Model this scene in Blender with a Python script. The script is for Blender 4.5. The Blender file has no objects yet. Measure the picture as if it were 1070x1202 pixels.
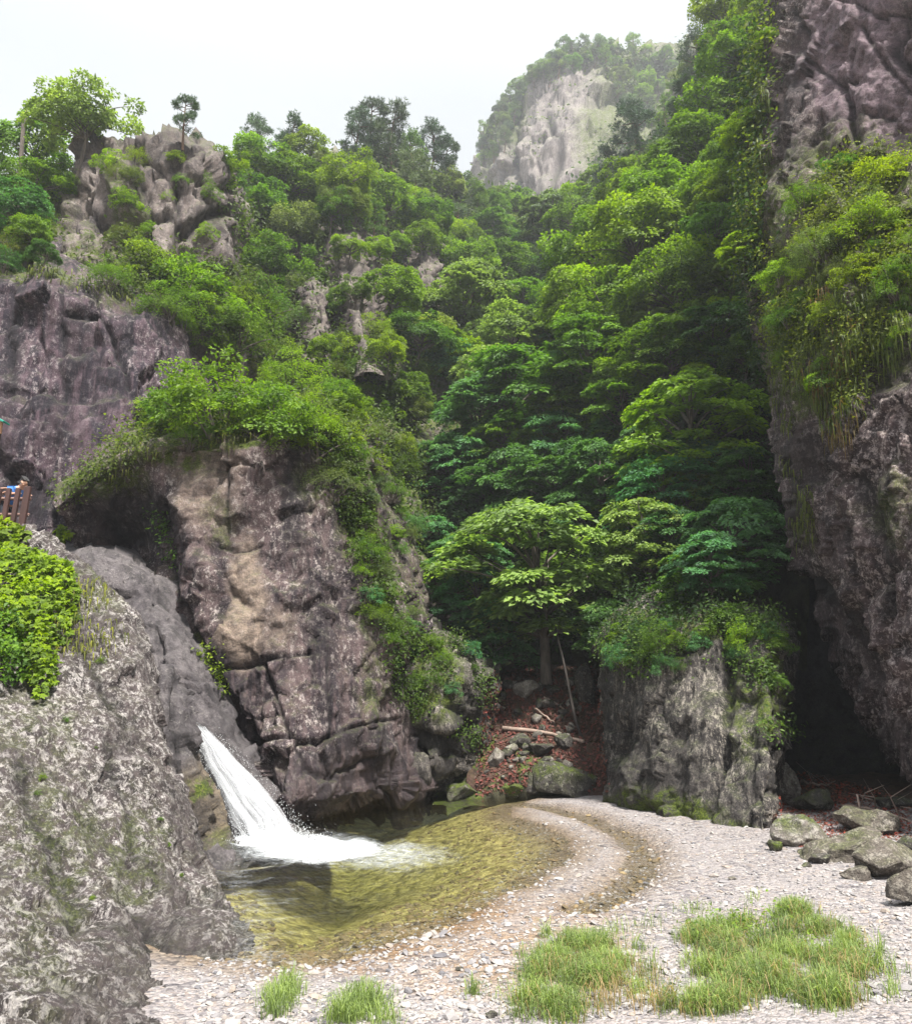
import bpy, math, random
import numpy as np
from mathutils import Vector, Matrix
from mathutils.bvhtree import BVHTree

random.seed(11)
rng = np.random.default_rng(11)
S = bpy.context.scene
COL = S.collection

# ------------------------------------------------------------------ camera
F, CX, CY, PITCH, H = 1000.0, 535.0, 601.0, math.radians(12), 3.2
cs, sn = math.cos(PITCH), math.sin(PITCH)
cam_d = bpy.data.cameras.new('camera')
cam_d.sensor_fit = 'VERTICAL'; cam_d.sensor_height = 24.0
cam_d.lens = 24.0 * F / 1202.0
cam_d.clip_end = 4000; cam_d.clip_start = 0.1
cam = bpy.data.objects.new('camera', cam_d); COL.objects.link(cam)
cam.location = (0, 0, H); cam.rotation_euler = (math.radians(90) + PITCH, 0, 0)
S.camera = cam

def ray(px, py):
    u, v = (px - CX) / F, (CY - py) / F
    return np.array([u, cs - v * sn, sn + v * cs])

def P(px, py, Y):
    """world point seen at photo position (px, py) at forward distance Y"""
    d = ray(px, py)
    return np.array([0, 0, H]) + d * (Y / d[1])

def G(px, py, z=0.0):
    """world point on the level z seen at photo position (px, py)"""
    d = ray(px, py)
    return np.array([0, 0, H]) + d * ((z - H) / min(d[2], -0.02))

def proj(p):
    x, y, z = p[..., 0], p[..., 1], p[..., 2] - H
    zc = np.maximum(y * cs + z * sn, 0.05); yc = -y * sn + z * cs
    return CX + F * x / zc, CY - F * yc / zc

# ------------------------------------------------------------------ numpy noise
def _h(i, j, k, seed):
    h = (i.astype(np.uint32) * np.uint32(374761393) + j.astype(np.uint32) * np.uint32(668265263)
         + k.astype(np.uint32) * np.uint32(2246822519) + np.uint32(seed * 3266489917 % 4294967296))
    h = (h ^ (h >> np.uint32(13))) * np.uint32(1274126177)
    h = (h ^ (h >> np.uint32(16))) * np.uint32(2654435769)
    return ((h ^ (h >> np.uint32(15))) & np.uint32(0xFFFFFF)).astype(np.float64) / 16777215.0

def vnoise(p, seed=0):
    q = np.floor(p).astype(np.int64); f = p - q
    f = f * f * f * (f * (f * 6 - 15) + 10)
    r = 0
    for dx in (0, 1):
        wx = f[:, 0] if dx else 1 - f[:, 0]
        for dy in (0, 1):
            wy = f[:, 1] if dy else 1 - f[:, 1]
            for dz in (0, 1):
                wz = f[:, 2] if dz else 1 - f[:, 2]
                r = r + wx * wy * wz * _h(q[:, 0] + dx, q[:, 1] + dy, q[:, 2] + dz, seed)
    return r

def fbm(p, oct=5, seed=0, gain=0.5):
    a, s, r, t = 1.0, 1.0, 0, 0
    for o in range(oct):
        r = r + a * (vnoise(p * s + 17.3 * o, seed + o) - 0.5); t += a
        a *= gain; s *= 2.03
    return r / t * 2

def ridged(p, oct=4, seed=0):
    a, s, r = 1.0, 1.0, 0
    for o in range(oct):
        r = r + a * (1 - np.abs(vnoise(p * s + 9.1 * o, seed + o) * 2 - 1)); a *= 0.5; s *= 2.1
    return r / 1.9 - 0.5

def worley(p, seed=0, facet=False):
    q = np.floor(p).astype(np.int64)
    d1 = np.full(len(p), 9.0); d2 = d1.copy(); idv = np.zeros(len(p)); fc = np.zeros(len(p))
    for dx in (-1, 0, 1):
        for dy in (-1, 0, 1):
            for dz in (-1, 0, 1):
                i, j, k = q[:, 0] + dx, q[:, 1] + dy, q[:, 2] + dz
                c = np.stack([i + _h(i, j, k, seed), j + _h(i, j, k, seed + 1), k + _h(i, j, k, seed + 2)], 1)
                d = np.linalg.norm(c - p, axis=1)
                n = d < d1
                d2 = np.where(n, d1, np.minimum(d2, d)); idv = np.where(n, _h(i, j, k, seed + 3), idv); d1 = np.where(n, d, d1)
                if facet:
                    t = np.stack([_h(i, j, k, seed + s) - .5 for s in (4, 5, 6)], 1)
                    fc = np.where(n, ((p - c) * t).sum(1) * 2.2, fc)
    return (d1, d2, idv, fc) if facet else (d1, d2, idv)

# ------------------------------------------------------------------ mesh helpers
def mk_mesh(name, V, Fq, smooth=True, attrs=None, uv=None):
    V = np.asarray(V, np.float32); Fq = np.asarray(Fq, np.int32)
    m = bpy.data.meshes.new(name)
    n, k = Fq.shape
    m.vertices.add(len(V)); m.vertices.foreach_set('co', V.ravel())
    m.loops.add(n * k); m.loops.foreach_set('vertex_index', Fq.ravel())
    m.polygons.add(n); m.polygons.foreach_set('loop_start', np.arange(0, n * k, k, dtype=np.int32))
    m.update(calc_edges=True)
    m.polygons.foreach_set('use_smooth', np.full(n, smooth, dtype=bool))
    for nm, a in (attrs or {}).items():
        a = np.asarray(a, np.float32)
        if a.ndim == 1:
            at = m.attributes.new(nm, 'FLOAT', 'POINT'); at.data.foreach_set('value', a)
        else:
            at = m.attributes.new(nm, 'FLOAT_COLOR', 'POINT'); at.data.foreach_set('color', a.ravel())
    m.validate(); m.update()
    return m

def mk_obj(name, mesh, mat=None, parent=None):
    o = bpy.data.objects.new(name, mesh); COL.objects.link(o)
    if mat is not None and mesh is not None:
        mesh.materials.clear(); mesh.materials.append(mat)
    if parent is not None: o.parent = parent
    return o

def tag(o, label=None, cat=None, group=None, kind=None):
    if label: o['label'] = label
    if cat: o['category'] = cat
    if group: o['group'] = group
    if kind: o['kind'] = kind
    return o

def empty(name, loc=(0, 0, 0), rz=0, scale=1.0):
    o = bpy.data.objects.new(name, None); COL.objects.link(o)
    o.location = loc; o.rotation_euler = (0, 0, rz); o.scale = (scale,) * 3
    o.empty_display_size = 0.2
    return o

class MB:
    """collects quads"""
    def __init__(s): s.V = []; s.F = []; s.n = 0
    def add(s, V, Fq):
        V = np.asarray(V, float); s.V.append(V); s.F.append(np.asarray(Fq, int) + s.n); s.n += len(V)
    def tube(s, pts, rad, k=7, cap=True):
        pts = np.asarray(pts, float); n = len(pts)
        rad = np.full(n, rad) if np.isscalar(rad) else np.asarray(rad, float)
        t = np.gradient(pts, axis=0); t /= np.linalg.norm(t, axis=1)[:, None] + 1e-9
        ref = np.array([0, 0, 1.0]) if abs(t[0][2]) < 0.9 else np.array([1.0, 0, 0])
        a = np.cross(t, ref); a /= np.linalg.norm(a, axis=1)[:, None] + 1e-9
        b = np.cross(t, a)
        th = np.linspace(0, 2 * np.pi, k, endpoint=False)
        V = (pts[:, None] + rad[:, None, None] * (np.cos(th)[None, :, None] * a[:, None] + np.sin(th)[None, :, None] * b[:, None])).reshape(-1, 3)
        i = np.arange(n - 1)[:, None] * k; j = np.arange(k)[None]
        Fq = np.stack([i + j, i + (j + 1) % k, i + k + (j + 1) % k, i + k + j], -1).reshape(-1, 4)
        if cap:
            V = np.vstack([V, pts[:1], pts[-1:]]); c0, c1 = n * k, n * k + 1
            jj = np.arange(0, k, 2)
            e0 = np.stack([np.full(len(jj), c0), (jj + 2) % k if k % 2 == 0 else np.minimum(jj + 2, k) % k, (jj + 1) % k, jj], -1)
            e1 = np.stack([np.full(len(jj), c1), (n - 1) * k + jj, (n - 1) * k + (jj + 1) % k, (n - 1) * k + (np.minimum(jj + 2, k) % k)], -1)
            if k % 2 == 0: Fq = np.vstack([Fq, e0, e1])
        s.add(V, Fq)
    def box(s, c, size, R=None):
        x, y, z = np.asarray(size, float) / 2
        b = min(x, y, z) * 0.25
        V = []
        # chamfered along z
        for zz, k in ((-z, 0), (-z + b, 1), (z - b, 1), (z, 0)):
            e = 0 if k else b
            for sx, sy in ((-1, -1), (1, -1), (1, 1), (-1, 1)): V.append((sx * (x - e), sy * (y - e), zz))
        V = np.array(V)
        if R is not None: V = V @ np.array(R).T
        V = V + np.asarray(c, float)
        Fq = [(3, 2, 1, 0), (12, 13, 14, 15)]
        for l in range(3):
            for j in range(4): Fq.append((l * 4 + j, l * 4 + (j + 1) % 4, l * 4 + 4 + (j + 1) % 4, l * 4 + 4 + j))
        s.add(V, Fq)
    def mesh(s, name, smooth=True, attrs=None): return mk_mesh(name, np.vstack(s.V), np.vstack(s.F), smooth, attrs)

def unit(a): return a / (np.linalg.norm(a, axis=-1, keepdims=True) + 1e-9)

# ------------------------------------------------------------------ node helpers
def new_mat(name):
    m = bpy.data.materials.new(name); m.use_nodes = True; m.node_tree.nodes.clear(); return m, m.node_tree
def nd(nt, t, ins=None, **at):
    n = nt.nodes.new(t)
    for k, v in at.items(): setattr(n, k, v)
    for k, v in (ins or {}).items():
        s = n.inputs[k]
        if isinstance(v, bpy.types.NodeSocket): nt.links.new(v, s)
        else: s.default_value = v
    return n
def mth(nt, op, a, b=0.0, clamp=False):
    return nd(nt, 'ShaderNodeMath', {0: a, 1: b}, operation=op, use_clamp=clamp).outputs[0]
def mr(nt, x, a, b, lo=0.0, hi=1.0):
    return nd(nt, 'ShaderNodeMapRange', {0: x, 1: a, 2: b, 3: lo, 4: hi}, interpolation_type='SMOOTHSTEP').outputs[0]
def mixc(nt, f, a, b, mode='MIX'):
    return nd(nt, 'ShaderNodeMix', {0: f, 6: a, 7: b}, data_type='RGBA', blend_type=mode).outputs[2]
def c4(c): return (c[0], c[1], c[2], 1.0)
def vmap(nt, vec, scale=(1, 1, 1), rot=(0, 0, 0), loc=(0, 0, 0)):
    return nd(nt, 'ShaderNodeMapping', {'Vector': vec, 'Scale': scale, 'Rotation': rot, 'Location': loc}).outputs[0]
def noise(nt, vec, scale, detail=4, rough=0.55, dist=0.0):
    return nd(nt, 'ShaderNodeTexNoise', {'Vector': vec, 'Scale': scale, 'Detail': detail, 'Roughness': rough, 'Distortion': dist}).outputs[0]

RK = 1.0
def rock_mat(name, base, dark, light, lich=0.6, lsc=5.0, lth=0.55, stretch=(1, 1, 1), rot=(0, 0, 0), moss=0.25, streak=0.6, scar=(0.36, 0.29, 0.25), bump=0.8, lmask=True):
    base, dark, light, scar = [tuple(x * RK for x in c) for c in (base, dark, light, scar)]
    m, nt = new_mat(name)
    geo = nd(nt, 'ShaderNodeNewGeometry'); pos = geo.outputs['Position']
    att = nd(nt, 'ShaderNodeAttribute', attribute_name='tone')
    sep = nd(nt, 'ShaderNodeSeparateColor', {0: att.outputs['Color']})
    R, Gc, B = sep.outputs[0], sep.outputs[1], sep.outputs[2]; A = att.outputs['Alpha']
    big = noise(nt, pos, 0.32, 3)
    st = noise(nt, vmap(nt, pos, (1.5, 1.5, 0.13)), 1.0, 6, 0.6, 0.2)
    st2 = noise(nt, vmap(nt, pos, (5, 5, 0.35), loc=(4, 2, 7)), 1.0, 4, 0.6, 0.15)
    med = noise(nt, vmap(nt, pos, (1, 1, 0.7), rot), 2.3, 9, 0.68)
    lp = vmap(nt, pos, stretch, rot)
    li = noise(nt, lp, lsc, 9, 0.74, 0.04)
    li2 = noise(nt, vmap(nt, pos, (1, 1, 1), loc=(31, 7, 3)), lsc * 2.4, 6, 0.72, 0.0)
    fine = noise(nt, pos, 24, 5, 0.7)
    col = mixc(nt, mth(nt, 'MULTIPLY', mr(nt, st, 0.44, 0.6), streak), c4(base), c4(dark))
    st3 = noise(nt, vmap(nt, pos, (0.75, 0.75, 0.05), loc=(9, 3, 1)), 1.0, 5, 0.62, 0.25)
    col = mixc(nt, mth(nt, 'MULTIPLY', mr(nt, st3, 0.5, 0.6), min(1.0, streak)), col, c4([x * 0.7 for x in dark]))
    col = mixc(nt, mth(nt, 'MULTIPLY', mr(nt, st2, 0.5, 0.66), streak * 0.7), col, c4([x * 1.35 for x in base]))
    col = mixc(nt, mr(nt, med, 0.52, 0.36, 0.0, 0.75), col, c4([x * 0.55 for x in dark]))
    scar_c = mixc(nt, mr(nt, noise(nt, vmap(nt, pos, (1, 1, 1.3), (0.5, 0.4, 0.3)), 3.5, 9, 0.75), 0.36, 0.62), c4([x * 0.5 for x in scar]), c4([x * 1.3 for x in scar]))
    col = mixc(nt, mth(nt, 'MULTIPLY', R, mr(nt, med, 0.2, 0.5)), col, scar_c)
    lm = mth(nt, 'MULTIPLY', mr(nt, li, lth, lth + 0.09), lich)
    lm2 = mth(nt, 'MULTIPLY', mr(nt, li2, lth + 0.04, lth + 0.12), lich * 0.8)
    lm = mth(nt, 'MAXIMUM', lm, lm2)
    lm = mth(nt, 'MULTIPLY', lm, mr(nt, st3, 0.62, 0.5, 0.35, 1.0))
    if lmask: lm = mth(nt, 'MULTIPLY', lm, mr(nt, big, 0.34, 0.56, 0.25, 1.0))
    lm = mth(nt, 'MULTIPLY', lm, mth(nt, 'SUBTRACT', 1.0, mth(nt, 'MAXIMUM', mth(nt, 'MULTIPLY', R, 0.8), mth(nt, 'MULTIPLY', A, 0.85)), True))
    lcol = mixc(nt, mr(nt, fine, 0.35, 0.65), c4([x * 0.75 for x in light]), c4(light))
    col = mixc(nt, lm, col, lcol)
    col = mixc(nt, mth(nt, 'MULTIPLY', B, mr(nt, st2, 0.25, 0.6, 0.5, 1.0)), col, c4([x * 0.32 for x in dark]))
    nz = nd(nt, 'ShaderNodeSeparateXYZ', {0: geo.outputs['Normal']}).outputs[2]
    mm = mth(nt, 'ADD', mth(nt, 'MULTIPLY', mr(nt, nz, 0.25, 0.85), moss * 1.6), mth(nt, 'MULTIPLY', Gc, 1.3))
    mm = mth(nt, 'MULTIPLY', mm, mr(nt, noise(nt, pos, 3.1, 7, 0.7), 0.38, 0.6), True)
    mcol = mixc(nt, mr(nt, fine, 0.3, 0.7), (0.018, 0.032, 0.006, 1), (0.085, 0.11, 0.012, 1))
    col = mixc(nt, mm, col, mcol)
    col = mixc(nt, 1.0, col, nd(nt, 'ShaderNodeCombineColor', {0: mr(nt, fine, 0.2, 0.8, 0.6, 1.35), 1: mr(nt, fine, 0.2, 0.8, 0.6, 1.33), 2: mr(nt, fine, 0.2, 0.8, 0.62, 1.3)}).outputs[0], 'MULTIPLY')
    col = mixc(nt, mth(nt, 'MULTIPLY', A, 0.35), col, c4([x * 0.4 for x in base]))
    hgt = mth(nt, 'ADD', mth(nt, 'MULTIPLY', med, 0.9), mth(nt, 'ADD', mth(nt, 'MULTIPLY', li, 0.35), mth(nt, 'MULTIPLY', fine, 0.16)))
    bp = nd(nt, 'ShaderNodeBump', {'Strength': bump, 'Distance': 0.22, 'Height': hgt})
    bs = nd(nt, 'ShaderNodeBsdfPrincipled', {'Base Color': col, 'Roughness': mth(nt, 'SUBTRACT', 0.88, mth(nt, 'MULTIPLY', A, 0.4)), 'Normal': bp.outputs[0]})
    bs.inputs['Specular IOR Level'].default_value = 0.3
    o = nd(nt, 'ShaderNodeOutputMaterial', {0: bs.outputs[0]})
    return m

def leaf_mat(name, trans=0.38):
    m, nt = new_mat(name)
    oi = nd(nt, 'ShaderNodeObjectInfo'); at = nd(nt, 'ShaderNodeAttribute', attribute_name='var')
    v = at.outputs['Fac']
    hs = nd(nt, 'ShaderNodeHueSaturation', {'Hue': mr(nt, v, 0, 1, 0.515, 0.487), 'Saturation': mr(nt, v, 0, 1, 0.92, 1.08), 'Value': mr(nt, v, 0.1, 0.9, 0.6, 1.55), 'Color': oi.outputs['Color']})
    col = hs.outputs[0]
    d = nd(nt, 'ShaderNodeBsdfPrincipled', {'Base Color': col, 'Roughness': 0.55}); d.inputs['Specular IOR Level'].default_value = 0.25
    tc = mixc(nt, 1.0, col, (1.25, 1.35, 0.55, 1), 'MULTIPLY')
    t = nd(nt, 'ShaderNodeBsdfTranslucent', {'Color': tc})
    mx = nd(nt, 'ShaderNodeMixShader', {0: trans, 1: d.outputs[0], 2: t.outputs[0]})
    nd(nt, 'ShaderNodeOutputMaterial', {0: mx.outputs[0]})
    return m

def plain_mat(name, col, rough=0.8, var=0.3, scale=12, stretch=(1, 1, 1), bump=0.3):
    m, nt = new_mat(name)
    tc = nd(nt, 'ShaderNodeTexCoord').outputs['Object']
    n = noise(nt, vmap(nt, tc, stretch), scale, 6, 0.65)
    c = mixc(nt, mr(nt, n, 0.3, 0.7), c4([x * (1 - var) for x in col]), c4([x * (1 + var) for x in col]))
    bp = nd(nt, 'ShaderNodeBump', {'Strength': bump, 'Distance': 0.02, 'Height': n})
    b = nd(nt, 'ShaderNodeBsdfPrincipled', {'Base Color': c, 'Roughness': rough, 'Normal': bp.outputs[0]})
    nd(nt, 'ShaderNodeOutputMaterial', {0: b.outputs[0]})
    return m

# ------------------------------------------------------------------ rock relief surfaces
TERR_V, TERR_F, TERR_N = [], [], [0]
def cr(A, t, axis):
    """Catmull-Rom along axis at positions t"""
    A = np.moveaxis(A, axis, 0); n = len(A)
    i = np.clip(np.floor(t).astype(int), 0, n - 2); f = (t - i).reshape((-1,) + (1,) * (A.ndim - 1))
    p0 = A[np.maximum(i - 1, 0)]; p1 = A[i]; p2 = A[i + 1]; p3 = A[np.minimum(i + 2, n - 1)]
    r = 0.5 * (2 * p1 + (p2 - p0) * f + (2 * p0 - 5 * p1 + 4 * p2 - p3) * f ** 2 + (3 * p1 - p0 - 3 * p2 + p3) * f ** 3)
    return np.moveaxis(r, 0, axis)

def seg_dist(x, y, pl):
    d = np.full(x.shape, 1e9)
    for (ax, ay), (bx, by) in zip(pl[:-1], pl[1:]):
        vx, vy = bx - ax, by - ay
        t = np.clip(((x - ax) * vx + (y - ay) * vy) / (vx * vx + vy * vy + 1e-9), 0, 1)
        d = np.minimum(d, np.hypot(x - ax - t * vx, y - ay - t * vy))
    return d

def relief(name, rows, mat, step=3.0, big=0.5, bs=0.25, mid=0.14, ms=1.1, fine=0.035, fs=5.0, block=0.0, bks=0.45, block2=0.0, b2s=1.6, cracks=(), blobs=(), strata=0.0, seed=1, terr=True, label=None, kind='structure', aniso=(1, 1, 0.7)):
    A = np.array([[P(a, b, c) if c is not None and c < 900 else G(a, b, -0.35 if c is None else -(c - 900) / 100) for (a, b, c) in r] for r in rows])
    pxy = np.stack(proj(A), -1)
    def params(axis):
        d = np.linalg.norm(np.diff(pxy, axis=axis), axis=-1).mean(axis=1 - axis)
        ts = [np.linspace(i, i + 1, max(2, int(min(d[i], 500) / step)), endpoint=False) for i in range(len(d))]
        return np.concatenate(ts + [np.array([float(len(d))])])
    tv, tu = params(0), params(1)
    W = cr(cr(A, tv, 0), tu, 1)
    nv, nu = W.shape[:2]
    n = np.cross(np.gradient(W, axis=1), np.gradient(W, axis=0)); n = unit(n)
    if ((n * (np.array([0, 0, H]) - W)).sum(-1)).mean() < 0: n = -n; flip = True
    else: flip = False
    V = W.reshape(-1, 3).copy(); N = n.reshape(-1, 3)
    an = np.array(aniso)
    d = big * fbm(V * bs, 4, seed) + mid * ridged(V * ms * an, 4, seed + 7)
    if block:
        d1, d2, idv = worley((V + 0.4 * fbm(V * 0.6, 2, seed + 3)[:, None]) * bks * an, seed + 11)
        d += block * (idv - 0.5) * np.clip((d2 - d1) * 6, 0, 1) - block * 0.35 * np.exp(-((d2 - d1) / 0.06) ** 2)
    if block2:
        d1, d2, idv, fc = worley((V + 0.2 / b2s * fbm(V * b2s, 2, seed + 4)[:, None]) * b2s * an, seed + 17, True)
        d += block2 * (0.5 * (idv - 0.5) + fc)
        d1, d2, idv, fc = worley(V * b2s * 2.7 * an + 3.3, seed + 23, True)
        d += block2 * 0.32 * (0.5 * (idv - 0.5) + fc)
    if strata:
        s = V[:, 2] * 1.4 + V[:, 0] * 0.3 + fbm(V * 0.4, 3, seed + 5) * 1.2
        d += strata * (np.abs((s % 1) - 0.5) * 2 - 0.5)
    d += fine * fbm(V * fs, 4, seed + 20)
    ppx, ppy = proj(V)
    wx = 9 * fbm(V * 1.1, 3, seed + 31); wy = 9 * fbm(V * 1.1, 3, seed + 37)
    tone = np.zeros((len(V), 4), np.float32)
    dist = V[:, 1]
    for c in cracks:
        pl, wd, dp = c
        dd = seg_dist(ppx + 0.35 * wx, ppy + 0.35 * wy, pl) * dist / F
        g = np.exp(-(dd / wd) ** 2); d -= dp * g; tone[:, 2] = np.maximum(tone[:, 2], 0.9 * np.exp(-(dd / (wd * 0.8)) ** 2))
    for (bx, by, rx, ry, ch, am) in blobs:
        q = ((ppx + 1.5 * wx - bx) / rx) ** 2 + ((ppy + 1.5 * wy - by) / ry) ** 2
        g = am * np.clip(1.6 - q * 1.1, 0, 1)
        if ch == 4: d += g            # local push
        else: tone[:, ch] = np.maximum(tone[:, ch], g)
    V = V + N * d[:, None]
    i = np.arange(nv - 1)[:, None] * nu; j = np.arange(nu - 1)[None]
    Fq = np.stack([i + j, i + j + 1, i + nu + j + 1, i + nu + j], -1).reshape(-1, 4)
    if not flip: Fq = Fq[:, ::-1]
    Fq = Fq[:, ::-1]
    m = mk_mesh(name, V, Fq, True, {'tone': tone})
    o = mk_obj(name, m, mat); o['kind'] = kind
    if label: o['label'] = label
    if terr: TERR_V.append(V); TERR_F.append(Fq + TERR_N[0]); TERR_N[0] += len(V)
    return o

# ------------------------------------------------------------------ rock masses
purple = dict(base=(0.20, 0.155, 0.165), dark=(0.055, 0.045, 0.062), light=(0.52, 0.47, 0.46))
M_near = rock_mat('lichen_rock', (0.08, 0.064, 0.066), (0.025, 0.02, 0.022), (0.40, 0.375, 0.37), lich=0.95, lsc=6.5, lth=0.495, stretch=(1.15, 1.15, 0.8), rot=(0, 0.6, 0.2), moss=0.10, streak=0.35, lmask=False, bump=1.0)
M_slab = rock_mat('smooth_wet_slab', (0.105, 0.094, 0.1), (0.045, 0.04, 0.046), (0.24, 0.225, 0.22), lich=0.5, lsc=6, lth=0.55, moss=0.03, streak=0.6, bump=0.8, scar=(0.13, 0.1, 0.06))
M_butt = rock_mat('streaked_cliff', (0.082, 0.058, 0.060), (0.020, 0.015, 0.022), (0.34, 0.3, 0.29), lich=0.9, lsc=6.5, lth=0.52, stretch=(1, 1, 0.6), moss=0.16, streak=0.8, scar=(0.165, 0.128, 0.105))
M_lwall = rock_mat('dark_streaked_wall', (0.064, 0.042, 0.054), (0.014, 0.010, 0.019), (0.27, 0.235, 0.245), lich=0.85, lsc=5.5, lth=0.525, stretch=(1, 1, 0.6), moss=0.12, streak=1.0)
M_crag = rock_mat('weathered_crag', (0.125, 0.103, 0.098), (0.034, 0.028, 0.032), (0.31, 0.28, 0.265), lich=0.6, lsc=1.8, lth=0.53, moss=0.3, streak=0.4, scar=(0.2, 0.17, 0.16))
M_right = rock_mat('overhang_rock', (0.068, 0.047, 0.049), (0.016, 0.012, 0.016), (0.33, 0.28, 0.275), lich=0.95, lsc=6.0, lth=0.505, stretch=(1, 1, 0.75), moss=0.10, streak=0.5, scar=(0.14, 0.102, 0.122))
M_block = rock_mat('mossy_block_rock', (0.062, 0.055, 0.053), (0.02, 0.018, 0.02), (0.34, 0.31, 0.27), lich=0.9, lsc=7, lth=0.505, stretch=(1.3, 1.3, 0.45), moss=0.22, streak=0.5)
M_peak = rock_mat('pale_peak_rock', (0.17, 0.15, 0.148), (0.06, 0.05, 0.055), (0.27, 0.245, 0.23), lich=0.5, lsc=0.25, lth=0.5, moss=0.35, streak=0.5, bump=1.0)
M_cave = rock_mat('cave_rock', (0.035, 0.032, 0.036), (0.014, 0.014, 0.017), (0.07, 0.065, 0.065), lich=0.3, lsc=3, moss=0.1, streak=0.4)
M_slope = rock_mat('wooded_slope_soil', (0.04, 0.038, 0.022), (0.018, 0.018, 0.012), (0.12, 0.11, 0.1), lich=0.25, lsc=1.2, lth=0.6, moss=0.8, streak=0.2)
M_debris = rock_mat('leaf_litter_soil', (0.05, 0.026, 0.02), (0.02, 0.013, 0.012), (0.1, 0.06, 0.048), lich=0.6, lsc=7, lth=0.52, moss=0.08, streak=0.1)

# near rock slope, foreground left
relief('near_rock', [
    [(-250, 620, 27), (-60, 650, 26.5), (0, 660, 26), (40, 668, 25), (60, 680, 24)],
    [(-250, 560, 22), (-60, 612, 21.6), (0, 618, 21.2), (34, 619, 20.9), (45, 632, 22.4)],
    [(-250, 690, 18), (-40, 668, 19.4), (45, 668, 19.6), (97, 660, 20.2), (100, 676, 22.2)],
    [(-250, 800, 15), (-30, 750, 17), (75, 745, 18), (150, 716, 19.6), (150, 740, 21.5)],
    [(-250, 900, 13), (-20, 850, 15), (92, 835, 16.6), (179, 800, 18.9), (172, 820, 20.5)],
    [(-250, 1000, 11), (-10, 940, 13.2), (95, 920, 14.9), (178, 868, 18.1), (165, 890, 19.5)],
    [(-250, 1100, 9.6), (0, 1030, 11.6), (112, 1010, 13.4), (208, 945, 17.0), (190, 970, 18.5)],
    [(-250, 1250, 7.2), (10, 1120, 9.8), (132, 1085, 11.7), (243, 1022, 16.3), (225, 1050, 17.5)],
    [(-250, 1350, 6.4), (15, 1200, 8.1), (150, 1150, 9.9), (284, 1098, 12.6), (260, 1110, 14.5)],
    [(-250, 1500, 5.4), (20, 1290, 7.0), (155, 1215, 8.8), (290, 1142, None), (262, 1150, None)],
    [(-250, 1700, 4.6), (20, 1460, 6.0), (150, 1330, 7.2), (240, 1220, None), (225, 1190, None)],
    [(-250, 2000, None), (20, 1600, None), (140, 1420, None), (232, 1235, None), (225, 1200, None)]],
    M_near, step=2.4, big=0.30, bs=0.35, mid=0.16, ms=1.5, fine=0.075, fs=4.5, block2=.11, b2s=1.7, seed=3, aniso=(1, 1, 0.6),
    cracks=[([(150, 1060), (180, 1090), (205, 1130), (238, 1160)], 0.16, 0.25), ([(60, 700), (110, 790), (130, 830)], 0.15, 0.1), ([(20, 920), (60, 1000), (90, 1080)], 0.2, 0.12), ([(120, 880), (150, 960), (160, 1010)], 0.12, 0.1)],
    blobs=[(60, 1010, 60, 90, 1, .28), (150, 1010, 40, 60, 1, .3), (110, 690, 60, 30, 1, .25), (190, 1120, 70, 60, 3, .5), (40, 860, 50, 60, 1, .22), (40, 1130, 40, 80, 1, .2), (160, 1190, 110, 40, 3, .45)])

# knob of rock left of the waterfall
relief('waterfall_rock', [
    [(70, 760, 23.5), (150, 770, 23), (200, 785, 23), (222, 815, 23)],
    [(100, 790, 21), (160, 800, 20.2), (206, 798, 20.0), (228, 832, 20.9)],
    [(110, 860, 20), (170, 858, 19.1), (213, 866, 19.2), (237, 886, 20.6)],
    [(120, 920, 19.5), (185, 912, 18.6), (228, 922, 19.0), (257, 930, 20.5)],
    [(130, 980, 19), (200, 965, 18.2), (243, 972, 18.7), (274, 980, 20)],
    [(140, 1040, 18), (215, 1008, 17.5), (250, 1012, 17.6), (284, 1003, 19)],
    [(150, 1080, None), (225, 1046, None), (254, 1040, None), (285, 1018, None)]],
    M_slab, step=2.2, big=0.25, bs=0.7, mid=0.2, ms=1.6, fine=0.05, block2=.25, b2s=1.2, seed=9,
    cracks=[([(205, 800), (214, 860), (222, 905), (245, 960), (256, 1000)], 0.18, 0.35)],
    blobs=[(215, 870, 16, 14, 2, .9), (248, 940, 26, 55, 0, .6), (236, 915, 14, 10, 1, .9), (262, 985, 14, 20, 1, .4)])  # first blob paints the shadow hole near the fall's top into the colour

# smooth wet slab above the fall
relief('smooth_slab', [
    [(40, 640, 29), (100, 640, 29), (150, 645, 29), (200, 690, 28), (238, 696, 30.2)],
    [(70, 665, 25.5), (110, 655, 25), (160, 664, 25), (207, 694, 25.3), (245, 700, 27.5)],
    [(90, 700, 24.2), (150, 720, 23.6), (195, 724, 23.6), (238, 764, 24.2), (276, 770, 26.4)],
    [(130, 780, 23.4), (180, 785, 22.8), (220, 790, 22.8), (268, 828, 23.5), (306, 834, 25.7)],
    [(150, 850, 22.8), (210, 850, 22.3), (250, 858, 22.3), (298, 892, 22.8), (336, 898, 25.0)],
    [(190, 920, 22), (240, 920, 21.5), (282, 922, 21.4), (334, 955, 21.9), (372, 961, 24.099999999999998)],
    [(210, 1000, 21), (260, 1000, 20.7), (305, 995, 20.6), (356, 982, 20.9), (394, 988, 23.099999999999998)],
    [(210, 1060, None), (260, 1040, None), (310, 1015, None), (360, 1000, None), (398, 1006, None)]],
    M_slab, step=2.4, big=0.22, bs=0.6, mid=0.10, ms=1.2, fine=0.04, block2=.25, b2s=.9, seed=14,
    cracks=[([(190, 700), (215, 730), (235, 775)], 0.05, 0.06)],
    blobs=[(215, 740, 40, 40, 3, .35), (280, 900, 60, 60, 3, .7)])

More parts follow.
